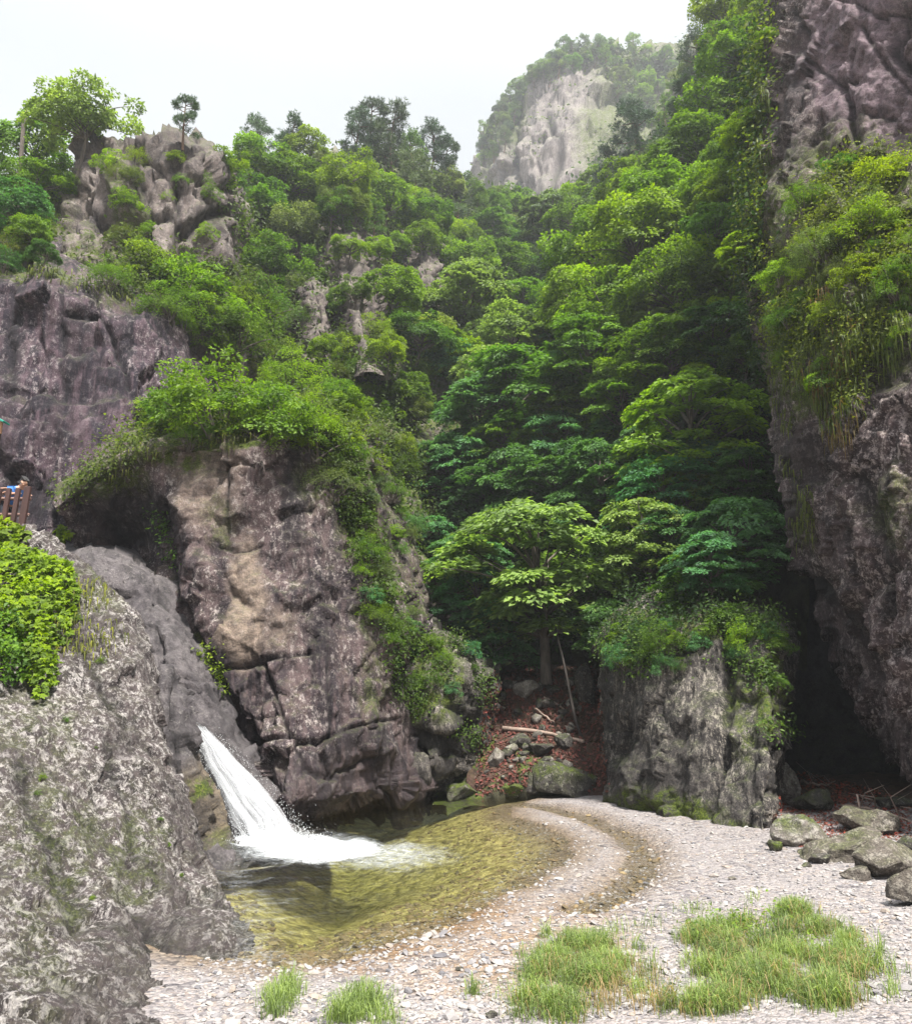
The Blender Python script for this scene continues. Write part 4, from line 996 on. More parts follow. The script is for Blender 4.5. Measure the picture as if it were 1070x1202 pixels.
# ------------------------------------------------------------------ trees one can tell apart (kind, centre of crown, width in the photo, hue, label)
TREES = [
 # ravine, from the debris slope upwards
 ('L', 640, 690, 225, 'pg', 'broad pale green layered tree on the leaf-littered debris slope above the pool', 32.5),
 ('L', 556, 712, 96, 'tg', 'dark layered tree between the main cliff edge and the broad pale tree', 34),
 ('L', 588, 752, 110, 'tg', 'low drooping tree spreading over the head of the debris slope', 33.5),
 ('L', 532, 660, 70, 'tg', 'narrow deep green tree squeezed against the main cliff edge', 38),
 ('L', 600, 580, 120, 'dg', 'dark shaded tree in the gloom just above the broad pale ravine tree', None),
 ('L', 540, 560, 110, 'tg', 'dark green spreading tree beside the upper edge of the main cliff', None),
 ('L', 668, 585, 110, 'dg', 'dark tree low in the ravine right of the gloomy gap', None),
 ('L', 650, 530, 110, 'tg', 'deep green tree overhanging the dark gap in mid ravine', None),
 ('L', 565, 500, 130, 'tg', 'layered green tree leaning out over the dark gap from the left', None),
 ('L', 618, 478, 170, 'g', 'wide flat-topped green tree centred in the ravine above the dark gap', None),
 ('L', 672, 505, 100, 'g', 'green tiered tree joining the right slope above the dark gap', None),
 ('L', 520, 430, 110, 'bg', 'yellowish layered tree at the foot of the left ridge above the dark gap', None),
 ('L', 545, 368, 130, 'pg', 'pale umbrella-shaped tree with a dark forked trunk in mid ravine', None),
 ('L', 600, 415, 130, 'pg', 'pale green tiered tree just below the umbrella-shaped ravine tree', None),
 ('L', 650, 405, 90, 'pg', 'small pale tiered tree tucked under the sunny right slope', None),
 ('B', 545, 318, 80, 'bg', 'rounded bright tree behind the umbrella-shaped ravine tree', None),
 ('B', 590, 325, 80, 'g', 'dense green tree filling the ravine behind the umbrella-shaped tree', None),
 ('L', 615, 360, 80, 'g', 'mid green tree above the small pale tiered tree', None),
 ('B', 625, 292, 62, 'dg', 'dark rounded tree in the notch below the far peak', None),
 ('B', 645, 318, 44, 'dg', 'small dark tree beside the sunny slope below the notch tree', None),
 ('L', 585, 282, 80, 'g', 'spreading tree on the valley floor left of the notch tree', None),
 ('L', 650, 262, 90, 'gg', 'greyish pale tree straddling the head of the valley under the far peak', None),
 ('B', 602, 250, 56, 'g', 'small green tree touching the foot of the pale rock face', None),
 ('B', 575, 250, 46, 'g', 'deep green round tree at the left foot of the far peak', None),
 # sunny slope on the right
 ('B', 690, 262, 80, 'g', 'green tree on the shoulder right of the valley head', None),
 ('B', 705, 315, 120, 'bg', 'bright rounded tree at the upper left rim of the sunny slope', None),
 ('B', 690, 372, 110, 'bg', 'bright domed tree bulging from the left rim of the sunny slope', None),
 ('B', 752, 300, 130, 'yg', 'yellow green billowing tree high on the sunny slope', None),
 ('B', 735, 372, 120, 'bg', 'large leafy tree in the middle of the sunny slope', None),
 ('L', 700, 437, 130, 'g', 'shaded tree under the domed tree of the sunny slope', None),
 ('B', 792, 345, 120, 'bg', 'broad leafy tree left of the shaded hollow beside the right cliff', None),
 ('B', 745, 235, 90, 'bg', 'bright tree on the crest of the sunny slope below the grey pines', None),
 ('B', 795, 255, 120, 'bg', 'full bright tree on the upper sunny slope', None),
 ('B', 812, 195, 110, 'g', 'green tree below the pine that stands by the right cliff top', None),
 ('B', 846, 285, 90, 'g', 'green tree close against the right cliff halfway up', None),
 ('L', 780, 420, 120, 'g', 'layered tree spreading over the shaded lower slope', None),
 ('L', 765, 378, 80, 'pg', 'pale feathery-topped tree standing out from the shaded slope', None),
 ('L', 845, 400, 110, 'dg', 'dark tree in the hollow beside the overhanging cliff', None),
 ('L', 870, 340, 80, 'ol', 'olive tree clinging to the edge of the overhanging cliff', None),
 ('L', 735, 485, 110, 'g', 'green tree filling the gap left of the big tiered slope tree', None),
 ('L', 812, 510, 180, 'bg', 'big tiered tree with sunlit top low on the right slope', None),
 ('L', 875, 565, 90, 'dg', 'dark tree hard against the overhanging cliff above the cave', None),
 ('L', 720, 560, 110, 'dg', 'dark tree in shade below and left of the big tiered tree', None),
 ('L', 790, 590, 130, 'tg', 'shady layered tree directly under the big tiered tree', None),
 ('L', 760, 640, 130, 'pg', 'pale spreading tree on the mossy block top nearest the ravine', 30),
 ('L', 870, 648, 140, 'tg', 'bluish green flat tree on the mossy block top beside the cave', 27.5),
 ('L', 815, 690, 120, 'g', 'low drooping tree hanging over the front of the mossy block', 26.5),
 ('L', 715, 745, 90, 'dg', 'dark drooping tree in the cleft between debris slope and mossy block', 30),
 ('B', 868, 75, 90, 'bg', 'bright tree on top of the slope where it meets the right cliff', None),
 ('B', 850, 25, 80, 'yg', 'yellow green tree at the very top beside the right cliff', None),
 ('B', 885, 20, 60, 'yg', 'tall sunlit tree growing from the rim of the right cliff', None),
 ('B', 848, 140, 90, 'bg', 'leafy tree in the gully beside the purple cliff face', None),
 ('B', 880, 160, 60, 'yg', 'yellow green small tree hugging the purple cliff edge', None),
 ('B', 850, 225, 80, 'bg', 'leafy tree beside the ivy-hung cliff edge', None),
 ('P', 812, 75, 58, 'pine', 'dark pine leaning out from the slope top next to the right cliff', None),
 ('P', 800, 130, 62, 'pine', 'grey green pine just below the leaning pine', None),
 ('P', 838, 165, 52, 'pine', 'pine with bare reddish trunk in the slope gully', None),
 ('P', 745, 168, 70, 'pine', 'spreading grey pine on the hillside before the far peak', None),
 ('P', 775, 190, 60, 'gg', 'pale grey pine behind the crest of the sunny slope', None),
 ('P', 720, 205, 56, 'pine', 'dark pine on the hillside below the far peak rock', None),
 # wooded ridge at centre left
 ('P', 296, 158, 50, 'pine', 'lone pine standing against the sky between crag and ridge', None),
 ('P', 215, 142, 44, 'pine', 'gnarled pine on top of the weathered crag against the sky', None),
 ('P', 345, 172, 56, 'pine', 'low dark pine on the ridge crest right of the lone pine', None),
 ('P', 405, 160, 62, 'pine', 'tall pine with visible trunk on the ridge crest', None),
 ('P', 436, 156, 56, 'pine', 'bushy pine beside the tall ridge pine', None),
 ('P', 466, 172, 74, 'pine', 'big grey pine crowning the ridge', None),
 ('P', 500, 176, 56, 'pine', 'pine on the descending end of the ridge crest', None),
 ('P', 530, 198, 48, 'pine', 'small pine lowest on the ridge crest near the sky notch', None),
 ('P', 480, 215, 70, 'gg', 'pale needled pine below the big grey pine', None),
 ('P', 540, 232, 70, 'pine', 'dark pine on the ridge flank facing the far peak', None),
 ('P', 548, 268, 60, 'gg', 'greyish pine low on the ridge flank above the ravine', None),
 ('P', 380, 215, 56, 'gg', 'pale pine left of the tall ridge pine', None),
 ('B', 300, 205, 84, 'bg', 'bright tree in the saddle beside the weathered crag', None),
 ('B', 345, 225, 84, 'g', 'green rounded tree below the ridge crest', None),
 ('B', 305, 255, 90, 'g', 'mid green tree hugging the right side of the weathered crag', None),
 ('B', 400, 222, 74, 'yg', 'yellow green tree in front of the tall ridge pine', None),
 ('B', 445, 245, 76, 'bg', 'bright tree in the middle of the ridge slope', None),
 ('B', 345, 285, 80, 'gg', 'grey green leafy tree on the ridge slope above the outcrop', None),
 ('B', 500, 255, 56, 'g', 'round tree on the ridge slope above the small outcrop', None),
 ('B', 405, 248, 50, 'ol', 'olive tree on the ridge slope under the yellow green one', None),
 ('B', 458, 296, 44, 'bg', 'bright tree left of the small outcrop', None),
 ('B', 540, 288, 50, 'bg', 'bright tree right above the small outcrop', None),
 ('B', 460, 355, 76, 'bg', 'leafy tree below the small outcrop', None),
 ('B', 312, 318, 84, 'g', 'green tree between crag base and ridge outcrop', None),
 ('B', 482, 405, 80, 'g', 'green tree at the ridge foot beside the ravine', None),
 ('B', 440, 425, 70, 'ol', 'olive tree on the ridge spur above the main cliff', None),
 ('B', 475, 470, 66, 'g', 'green tree on the spur edge overlooking the dark gap', None),
 # left skyline
 ('B', 92, 150, 108, 'pg', 'big airy bright tree against the sky left of the crag', None),
 ('B', 25, 185, 100, 'g', 'green tree at the left end of the skyline', None),
 ('B', 42, 222, 74, 'g', 'leafy tree below the big airy skyline tree', None),
 ('B', 15, 255, 84, 'dg', 'dark tree on the ledge above the streaked wall', None),
 ('B', 262, 200, 50, 'bg', 'small bright tree on the right shoulder of the crag', None),
]
for n_, t in enumerate(TREES):
    o = plant(t[0], t[1], t[2], t[3], t[4], t[5], None, t[6], rz=2.2 if n_ == 0 else None)
    if n_ == 0: o.scale = (o.scale[0] * 1.18, o.scale[1] * 1.1, o.scale[2] * .98)

# shrubs one can tell apart
SHRUBS = [
 ('S', 172, 308, 86, 'yg', 'yellow green bush at the foot of the weathered crag'),
 ('S', 235, 335, 120, 'bg', 'big rounded bush on the ledge right of the crag foot'),
 ('F', 200, 352, 80, 'g', 'green bush overhanging the top of the streaked wall'),
 ('F', 275, 375, 110, 'g', 'wide soft bush on the slope above the main cliff'),
 ('S', 258, 465, 150, 'bg', 'large bright bush capping the main cliff'),
 ('S', 205, 475, 90, 'g', 'bush at the left end of the main cliff cap'),
 ('S', 318, 478, 130, 'g', 'dense green bush on the main cliff top beside the large bright one'),
 ('F', 370, 500, 110, 'bg', 'feathery bush drooping over the right shoulder of the main cliff'),
 ('S', 315, 410, 40, 'by', 'small vivid yellow bush above the main cliff cap'),
 ('F', 345, 440, 110, 'yg', 'pale wispy bush behind the main cliff cap'),
 ('F', 300, 345, 90, 'g', 'shady bush in the gully right of the crag foot'),
 ('F', 395, 560, 80, 'gg', 'grey green bush clinging to the upper right of the main cliff'),
 ('F', 428, 640, 60, 'g', 'green bush on the mossy right edge of the main cliff'),
 ('F', 438, 715, 50, 'bg', 'pale fern-like bush above the ledge on the main cliff edge'),
 ('S', 130, 188, 44, 'yg', 'yellow bush on the left face of the crag top'),
 ('S', 150, 232, 42, 'bg', 'bright bush halfway down the crag face'),
 ('S', 205, 185, 30, 'yg', 'tiny yellow bush just under the crag summit'),
 ('F', 88, 212, 46, 'gg', 'grey green bush on the crag flank below the airy tree'),
 ('F', 22, 290, 66, 'ol', 'olive bush on the ledge above the streaked wall'),
 ('F', 410, 430, 50, 'g', 'green bush under the ridge outcrop'),
 ('F', 472, 372, 46, 'bg', 'light bush right of the ridge outcrop'),
 ('F', 470, 540, 56, 'g', 'bush on the spur edge beside the dark gap'),
 ('F', 480, 610, 46, 'tg', 'blue green bush low on the spur edge'),
 # overgrown ledge of the right cliff
 ('S', 1040, 205, 90, 'by', 'vivid yellow green bush highest on the overhanging cliff ledge'),
 ('S', 985, 190, 50, 'g', 'upright green bush under the purple face of the overhanging cliff'),
 ('F', 945, 235, 70, 'g', 'soft green bush at the left end of the cliff ledge'),
 ('S', 1020, 260, 80, 'yg', 'yellow green bush below the highest one on the cliff ledge'),
 ('F', 968, 285, 80, 'gg', 'greyish bush in the middle of the cliff ledge'),
 ('S', 1010, 320, 70, 'yg', 'yellow green layered bush hanging mid cliff'),
 ('S', 915, 315, 60, 'yg', 'bright bush jutting from the cliff edge over the slope'),
 ('F', 930, 365, 66, 'g', 'green bush on the cliff edge above the hanging grass'),
 ('S', 975, 365, 50, 'yg', 'small bright bush among the hanging grass'),
 ('F', 1050, 330, 80, 'g', 'dark leafy bush beneath the yellow green ledge bushes'),
 ('S', 968, 440, 64, 'bg', 'bright green bush at the lower tip of the hanging grass'),
 ('F', 895, 420, 60, 'ol', 'olive bush on the edge of the cliff beside the shaded slope'),
 ('F', 905, 480, 44, 'bg', 'light bush low on the cliff edge beside the big tiered tree'),
 # mossy block
 ('S', 905, 745, 50, 'g', 'leafy bush on the mossy block edge beside the cave'),
 ('F', 870, 745, 60, 'bg', 'light bush trailing over the top of the mossy block'),
 ('F', 780, 745, 70, 'g', 'green bush fringing the front top of the mossy block'),
 ('F', 735, 765, 60, 'tg', 'dark bush at the ravine corner of the mossy block'),
 ('S', 912, 800, 34, 'g', 'small leafy bush down the cave side of the mossy block'),
]
for t in SHRUBS: plant(t[0], t[1], t[2], t[3], t[4], t[5])

def inpoly(x, y, poly): return bool(in_poly(np.array([x]), np.array([y]), poly)[0])
def fill(poly, n, kinds, w, hues, label, group, gap=0.5, keep=.1):
    poly = np.array(poly, float); lo, hi = poly.min(0), poly.max(0); pts = []; tries = 0
    while len(pts) < n and tries < n * 60:
        tries += 1
        x, y = rng.uniform(lo[0], hi[0]), rng.uniform(lo[1], hi[1])
        if not inpoly(x, y, poly) or (bare(x, y)[0] and rng.random() > keep): continue
        ww = rng.uniform(*w)
        if any(math.hypot(x - a, y - b) < gap * (ww + c) / 2 for a, b, c in pts): continue
        pts.append((x, y, ww))
    for x, y, ww in sorted(pts, key=lambda q: q[1]):
        k = kinds[int(rng.integers(len(kinds)))]
        plant(k, x, y, ww, hues[int(rng.integers(len(hues)))], label, group)

fill([(285, 190), (400, 170), (470, 175), (565, 235), (600, 320), (560, 345), (500, 330), (440, 330), (380, 300), (300, 290)], 34, 'BBSP', (34, 60), ('bg', 'g', 'g', 'gg', 'yg'), 'smaller leafy tree in the mixed wood of the ridge slope', 'wood on the ridge slope')
fill([(290, 330), (420, 300), (520, 350), (500, 430), (485, 540), (440, 520), (400, 470), (330, 420)], 34, 'BSF', (34, 58), ('bg', 'g', 'ol', 'gg', 'yg'), 'small leafy tree on the rocky spur between ridge and main cliff', 'scrub on the rocky spur')
fill([(690, 290), (800, 200), (870, 150), (880, 420), (850, 470), (720, 460), (660, 420)], 30, 'BBL', (50, 84), ('bg', 'bg', 'g', 'yg'), 'leafy tree filling the sunny slope between its larger trees', 'wood on the sunny slope')
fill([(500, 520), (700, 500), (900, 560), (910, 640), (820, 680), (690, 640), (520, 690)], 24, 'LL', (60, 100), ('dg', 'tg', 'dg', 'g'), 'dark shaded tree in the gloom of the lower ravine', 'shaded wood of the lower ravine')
fill([(500, 380), (620, 340), (670, 400), (690, 470), (560, 470), (500, 450)], 14, 'LB', (50, 80), ('g', 'pg', 'tg'), 'green tree in the closed canopy of the middle ravine', 'canopy of the middle ravine')
fill([(560, 250), (700, 215), (760, 200), (740, 270), (660, 320), (580, 310)], 22, 'BBL', (30, 52), ('g', 'bg', 'gg', 'pg'), 'small tree in the wood at the head of the valley', 'wood at the valley head')
fill([(566, 190), (575, 150), (606, 105), (660, 66), (690, 56), (800, 52), (815, 90), (800, 180), (720, 200), (735, 130), (690, 66), (640, 90), (612, 130), (585, 190)], 64, 'BBPS', (14, 28), ('gg', 'g', 'pine', 'bg'), 'distant small tree rooted on the slopes of the far pale peak', 'trees on the far peak')
fill([(566, 175), (580, 140), (600, 105), (640, 78), (660, 62), (690, 50), (720, 56), (700, 66), (650, 90), (612, 120), (585, 180)], 22, 'BP', (16, 28), ('pine', 'g', 'gg'), 'distant dark tree along the crest of the far peak', 'trees on the crest of the far peak')
fill([(0, 200), (60, 195), (62, 260), (50, 310), (0, 310)], 14, 'SFB', (34, 62), ('g', 'ol', 'dg', 'bg'), 'bush in the thicket on the ledge left of the crag', 'thicket left of the crag')
fill([(120, 290), (220, 290), (330, 360), (350, 440), (260, 430), (190, 360), (120, 330)], 17, 'SF', (36, 66), ('bg', 'g', 'yg', 'ol'), 'bush in the scrub between the crag and the main cliff', 'scrub below the crag')
fill([(160, 480), (250, 440), (400, 460), (420, 520), (300, 505), (190, 510)], 20, 'SF', (36, 66), ('bg', 'g', 'yg'), 'bush in the thicket along the main cliff top', 'thicket along the main cliff top')
fill([(385, 520), (440, 530), (480, 600), (500, 720), (460, 760), (430, 700), (410, 610)], 28, 'FS', (24, 44), ('g', 'gg', 'bg', 'tg'), 'small bush clinging to the mossy right edge of the main cliff', 'bushes on the main cliff edge')
fill([(900, 305), (945, 240), (985, 190), (1068, 175), (1068, 390), (1000, 440), (930, 430), (898, 380)], 36, 'SFF', (26, 52), ('yg', 'g', 'ol', 'bg', 'gg'), 'bush in the hanging growth on the overhanging cliff ledge', 'bushes on the overhanging cliff')
fill([(884, 60), (905, 40), (892, 150), (880, 300), (860, 300), (870, 150)], 10, 'SFB', (20, 36), ('yg', 'bg', 'ol'), 'leafy bush along the edge of the purple cliff face', 'bushes along the purple cliff edge')
fill([(720, 735), (900, 715), (920, 760), (860, 775), (730, 790)], 14, 'FS', (26, 48), ('g', 'bg', 'tg'), 'small bush on the brow of the mossy block', 'bushes on the mossy block')
fill([(450, 770), (520, 740), (560, 770), (540, 830), (490, 800)], 9, 'FS', (20, 36), ('g', 'tg', 'bg'), 'small bush on the mossy shoulder beside the debris slope', 'bushes on the mossy shoulder')
fill([(95, 165), (260, 190), (260, 300), (80, 290)], 16, 'SF', (16, 34), ('bg', 'yg', 'ol', 'g'), 'little bush rooted in cracks of the weathered crag', 'bushes on the crag', keep=1)
fill([(20, 660), (90, 660), (160, 740), (200, 900), (240, 1060), (120, 1150), (20, 1000), (60, 860)], 13, 'SF', (6, 16), ('bg', 'yg', 'g'), 'tiny green tuft sprouting from the lichen-covered near rock', 'tufts on the near rock')

# ------------------------------------------------------------------ boulders, debris and fallen wood
def subdiv_sphere(n):
    V, Fc = ST_V.copy(), ST_F.copy()
    for _ in range(n):
        V = list(map(tuple, V)); E = {}; Fo = []
        def mp(a, b):
            k = (min(a, b), max(a, b))
            if k not in E: E[k] = len(V); V.append(tuple(unit((np.array(V[a]) + np.array(V[b])) / 2)))
            return E[k]
        for a, b, c in Fc:
            x, y, z = mp(a, b), mp(b, c), mp(c, a); Fo += [(a, x, z), (b, y, x), (c, z, y), (x, y, z)]
        V, Fc = np.array(V), np.array(Fo)
    return V, Fc
SP3 = subdiv_sphere(3); SP1 = subdiv_sphere(1)
def rock_mesh(name, sx, sy, sz, seed, hi=True, moss=0.0, cuts=13, wet=0.0):
    V, Fc = SP3 if hi else SP1
    r = np.random.default_rng(seed); V = V.copy()
    for _ in range(cuts):
        n = unit(r.normal(0, 1, 3)); k = r.uniform(.38, .78); d = V @ n
        V = V - np.where(d > k, d - k, 0)[:, None] * n * .98
    sc = np.array([sx, sy, sz]); W = V * sc
    n = unit(V / sc)
    m = max(sx, sy, sz); W = W + n * (0.09 * m * fbm(V * 1.7 + seed, 4, seed) + 0.05 * m * worley(V * 2.1 + seed, seed, True)[3] + 0.04 * m * fbm(V * 6 + seed, 3, seed + 5))[:, None]
    g = np.zeros((len(V), 4)); g[:, 1] = moss * np.clip(.4 + V[:, 2] + .5 * fbm(V * 2 + seed, 3, seed + 9), 0, 1); g[:, 3] = wet * (V[:, 2] < -.3)
    return mk_mesh(name, W, Fc, True, {'tone': g})
M_boul = rock_mat('boulder_rock', (.14,.124,.112), (.05,.043,.04), (.36,.34,.315), lich=.75, lsc=5, lth=.50, moss=.14, streak=.15, lmask=False)
M_dark = rock_mat('dark_boulder_rock', (.055,.049,.046), (.02,.018,.018), (.23,.22,.19), lich=.8, lsc=7, lth=.53, moss=.3, streak=.1, lmask=False)
def boulder(px, py, w, h, mat, label, group=None, seed=1, moss=0.0, tilt=0.0, hi=True, depth=0.8, Y=None, name='boulder', sink=.27):
    hh = hit(px, py + h * .42) if Y is None else None
    b = np.array(hh[0]) if hh is not None else P(px, py + h * .42, Y or 28)
    dep = b[1] * cs + (b[2] - H) * sn
    sx = w * dep / F / 2; sz = h * dep / F / 2
    o = mk_obj(name, rock_mesh(name, sx, max(sx, sz) * depth, sz * 1.08, seed, hi, moss), mat)
    o.location = (b[0], b[1] + .2 * sx, b[2] + sz * (1 - sink * 2)); o.rotation_euler = (0, tilt, 0)
    return tag(o, label, 'rock', group)
M_brown = rock_mat('brown_boulder_rock', (.105,.09,.078), (.035,.029,.026), (.27,.25,.22), lich=.7, lsc=6, lth=.50, moss=.16, streak=.2, lmask=False)
boulder(668, 908, 92, 62, M_dark, 'large dark boulder with mossy underside at the water edge below the debris slope', seed=3, moss=.4)
boulder(537, 924, 66, 34, M_dark, 'low moss-covered rock at the water edge nearest the main cliff', seed=4, moss=1.2)
boulder(597, 926, 54, 30, M_dark, 'mossy rock at the water edge between low mound and large boulder', seed=5, moss=.9)
boulder(624, 914, 24, 26, M_dark, 'small greenish rock wedged against the large dark boulder', seed=15, moss=.4)
boulder(583, 884, 24, 32, M_boul, 'pale upright stone in the middle of the debris slope foot', seed=6)
boulder(606, 868, 34, 26, M_dark, 'grey angular block just above the pale upright stone', seed=7)
boulder(634, 876, 34, 28, M_dark, 'grey block resting above the large dark boulder', seed=8)
boulder(662, 868, 26, 26, M_dark, 'squarish grey block touching the leaning trunk foot', seed=9)
boulder(618, 806, 34, 26, M_boul, 'pale topped stone near the head of the debris slope', seed=10)
boulder(690, 800, 34, 60, M_dark, 'dark upright rock at the right edge of the debris slope', seed=17)
r_ = np.random.default_rng(5)
for k in range(64):
    a, b = r_.uniform(0, 1), r_.uniform(0, 1)
    y = 796 + 118 * b; x = 578 + (24 * (1 - b)) + a * (98 + 6 * b) - 10
    s = r_.uniform(8, 21)
    boulder(x, y, s, s * r_.uniform(.55, .95), M_dark if r_.random() < .6 else M_boul, 'angular grey stone lodged in the red leaves of the debris slope', 'stones on the debris slope', 100 + k, moss=.2 * r_.random(), hi=False, tilt=r_.normal(0, .3), name='stone', sink=.22)
# beside the cave
boulder(925, 918, 40, 66, M_boul, 'pale pointed slab leaning beside the mossy block at the cave mouth', seed=21, moss=.15, tilt=-.15)
boulder(942, 972, 66, 50, M_boul, 'rounded pale boulder with mossy base in front of the red leaves', seed=22, moss=.5)
boulder(962, 938, 62, 34, M_dark, 'dark low boulder behind the red leaves at the cave mouth', seed=23, moss=.3)
boulder(986, 990, 124, 46, M_brown, 'long flat striped rock between gravel and red leaves', seed=24, moss=.25, tilt=-.30, depth=.6)
boulder(1042, 998, 124, 74, M_brown, 'big creased brown-grey boulder at the gravel edge under the overhang', seed=35, moss=.1, tilt=.12, depth=.7)
boulder(1034, 962, 104, 36, M_brown, 'grey slab behind the big creased boulder', seed=26, moss=.15, tilt=.08)
boulder(1082, 1036, 80, 62, M_brown, 'brown-grey boulder cut by the picture edge beside the gravel', seed=37)
boulder(1010, 1022, 52, 24, M_brown, 'low wedge of rock between the striped rock and the gravel', seed=38, tilt=-.2)
boulder(962, 1006, 40, 18, M_dark, 'low dark stone under the end of the long flat striped rock', seed=39)
boulder(1068, 990, 60, 40, M_dark, 'dark angular rock behind the boulder at the picture edge', seed=40)
boulder(1046, 938, 56, 26, M_dark, 'dark rock in the cave shade under the overhang', seed=28)
boulder(910, 990, 26, 22, M_dark, 'small moss-covered stone at the foot of the mossy block', seed=29, moss=1.)
for k, (x, y, s) in enumerate([(540, 1136, 13), (515, 1110, 9), (735, 1022, 12), (576, 1190, 20), (555, 1188, 12), (620, 1076, 9), (705, 1060, 9), (860, 1030, 12), (985, 1085, 12), (946, 1015, 14)]):
    boulder(x, y, s, s * .5, M_boul if k % 3 else M_dark, ['flat pale stone at the waterline of the shallow gravel', 'small pale stone by the tan wet gravel', 'dark stone at the end of the wet gravel tongue', 'orange-grey flat stone between the two grass patches', 'dark flat stone left of the orange-grey one', 'little stone on the bar between pool and wet tongue', 'small stone at the tip of the wet tongue', 'flat stone on the gravel before the mossy block', 'grey stone beside the large grass patch', 'brown stone at the foot of the long flat striped rock'][k], None, 200 + k, name='stone', sink=.3)

def wood(name, pts, r0, r1, label, mat=None, cat='branch', twigs=0, lift=.04):
    mb = MB(); Q = []
    for (x, y) in pts:
        h = hit(x, y); Q.append(np.array(h[0]) + np.array([0, -.10, lift]))
    Q = np.array(Q); q = cr(Q, np.linspace(0, len(Q) - 1, 10), 0); q += np.random.default_rng(int(pts[0][0])).normal(0, .02, q.shape)
    mb.tube(q, np.linspace(r0, r1, 10), 8)
    rr = np.random.default_rng(int(pts[0][1]))
    for k in range(twigs):
        a = q[rr.integers(2, 9)]; mb.tube(np.array([a, a + rr.normal(0, .2, 3) + [0, -.05, .2], a + rr.normal(0, .3, 3) + [0, -.1, .45]]), [r1 * .8, r1 * .5, .004], 6)
    return tag(mk_obj(name, mb.mesh(name), mat or M_bark), label, cat)
M_wood = plain_mat('bleached_wood', (0.23, 0.17, 0.14), 0.85, 0.35, 8, (1, 1, .3), .4)
wood('fallen_log', [(590, 857), (630, 860), (684, 872)], .085, .06, 'long fallen log lying across the debris slope', M_wood, 'log')
wood('fallen_branch', [(638, 820), (650, 826), (664, 836)], .06, .03, 'short pale branch lying high on the debris slope', M_wood)
wood('fallen_branch', [(628, 833), (640, 842), (650, 850)], .045, .02, 'thin branch lying in the middle of the debris slope', M_wood)
wood('fallen_branch', [(984, 946), (1020, 952), (1075, 968)], .05, .03, 'long bare branch lying across the bank below the overhang', M_wood, twigs=3)
wood('fallen_branch', [(938, 918), (960, 922), (978, 918)], .04, .015, 'reddish branch lying at the cave mouth', M_wood, twigs=3)
wood('fallen_branch', [(1010, 936), (1040, 946), (1066, 950)], .035, .015, 'thin twig-like branch in the cave shade', M_wood, twigs=3)
mb = MB(); q = np.array([P(650, 730, 30.9), P(664, 790, 30.2), P(674, 840, 29.6), P(688, 882, 29.0)])
mb.tube(cr(q, np.linspace(0, 3, 12), 0), np.linspace(.035, .06, 12), 8); tag(mk_obj('leaning_trunk', mb.mesh('leaning_trunk'), plain_mat('dark_bark', (.02, .015, .013), .9, .4, 9, (1, 1, .25), .5)), 'thin bare trunk leaning over the right side of the debris slope', 'trunk')
mb = MB(); b = np.array(hit(1008, 962)[0]); mb.tube(np.array([b + [0, 0, -.1], b + [.03, 0, .3], b + [.0, 0, .55]]), [.03, .028, .02], 6); tag(mk_obj('upright_stick', mb.mesh('upright_stick'), M_wood), 'short stick standing upright in the red leaves', 'stick')
mb = MB(); q0 = np.array(hit(14, 262)[0]); dz = P(14, 118, q0[1])[2] - q0[2]
mb.tube(np.array([q0 + [0, 0, -.5], q0 + [.1, 0, dz * .5], q0 + [0, 0, dz * .8], q0 + [.12, 0, dz]]), [.16, .13, .11, .05], 7); tag(mk_obj('dead_snag', mb.mesh('dead_snag'), M_bark), 'dead bare snag poking above the trees at the left skyline', 'dead tree')

# ------------------------------------------------------------------ leaf litter, undergrowth, hanging grass, grass
def sample_poly(poly, n):
    poly = np.array(poly, float); lo, hi = poly.min(0), poly.max(0); out = np.zeros((0, 2))
    while len(out) < n:
        q = rng.uniform(lo, hi, (n * 2, 2)); out = np.vstack([out, q[in_poly(q[:, 0], q[:, 1], poly)]])
    return out[:n]
def hits(poly, n, patch=None, veg=False):
    q = sample_poly(poly, n)
    if patch:
        k = fbm(np.stack([q[:, 0] / patch[0], q[:, 1] / patch[0], np.full(len(q), patch[2])], 1), 3, int(patch[2])) > patch[1]; q = q[k]
    if veg: q = q[~(bare(q[:, 0], q[:, 1]) & (rng.random(len(q)) < .93))]
    L, N, D = [], [], []
    for x, y in q:
        h = hit(x, y)
        if h is None or h[2] > 450: continue
        n_ = np.array(h[1]); v = np.array(EYE) - np.array(h[0])
        if n_ @ v < 0: n_ = -n_
        L.append(np.array(h[0])); N.append(n_); D.append(h[2])
    return np.array(L), np.array(N), np.array(D)
def stuff_obj(name, V, Fq, var, mat, hue, label):
    o = mk_obj(name, mk_mesh(name, V, Fq, False, {'var': var}), mat); o.color = (*hue, 1)
    return tag(o, label, name.replace('_', ' '), None, 'stuff')
UG = []
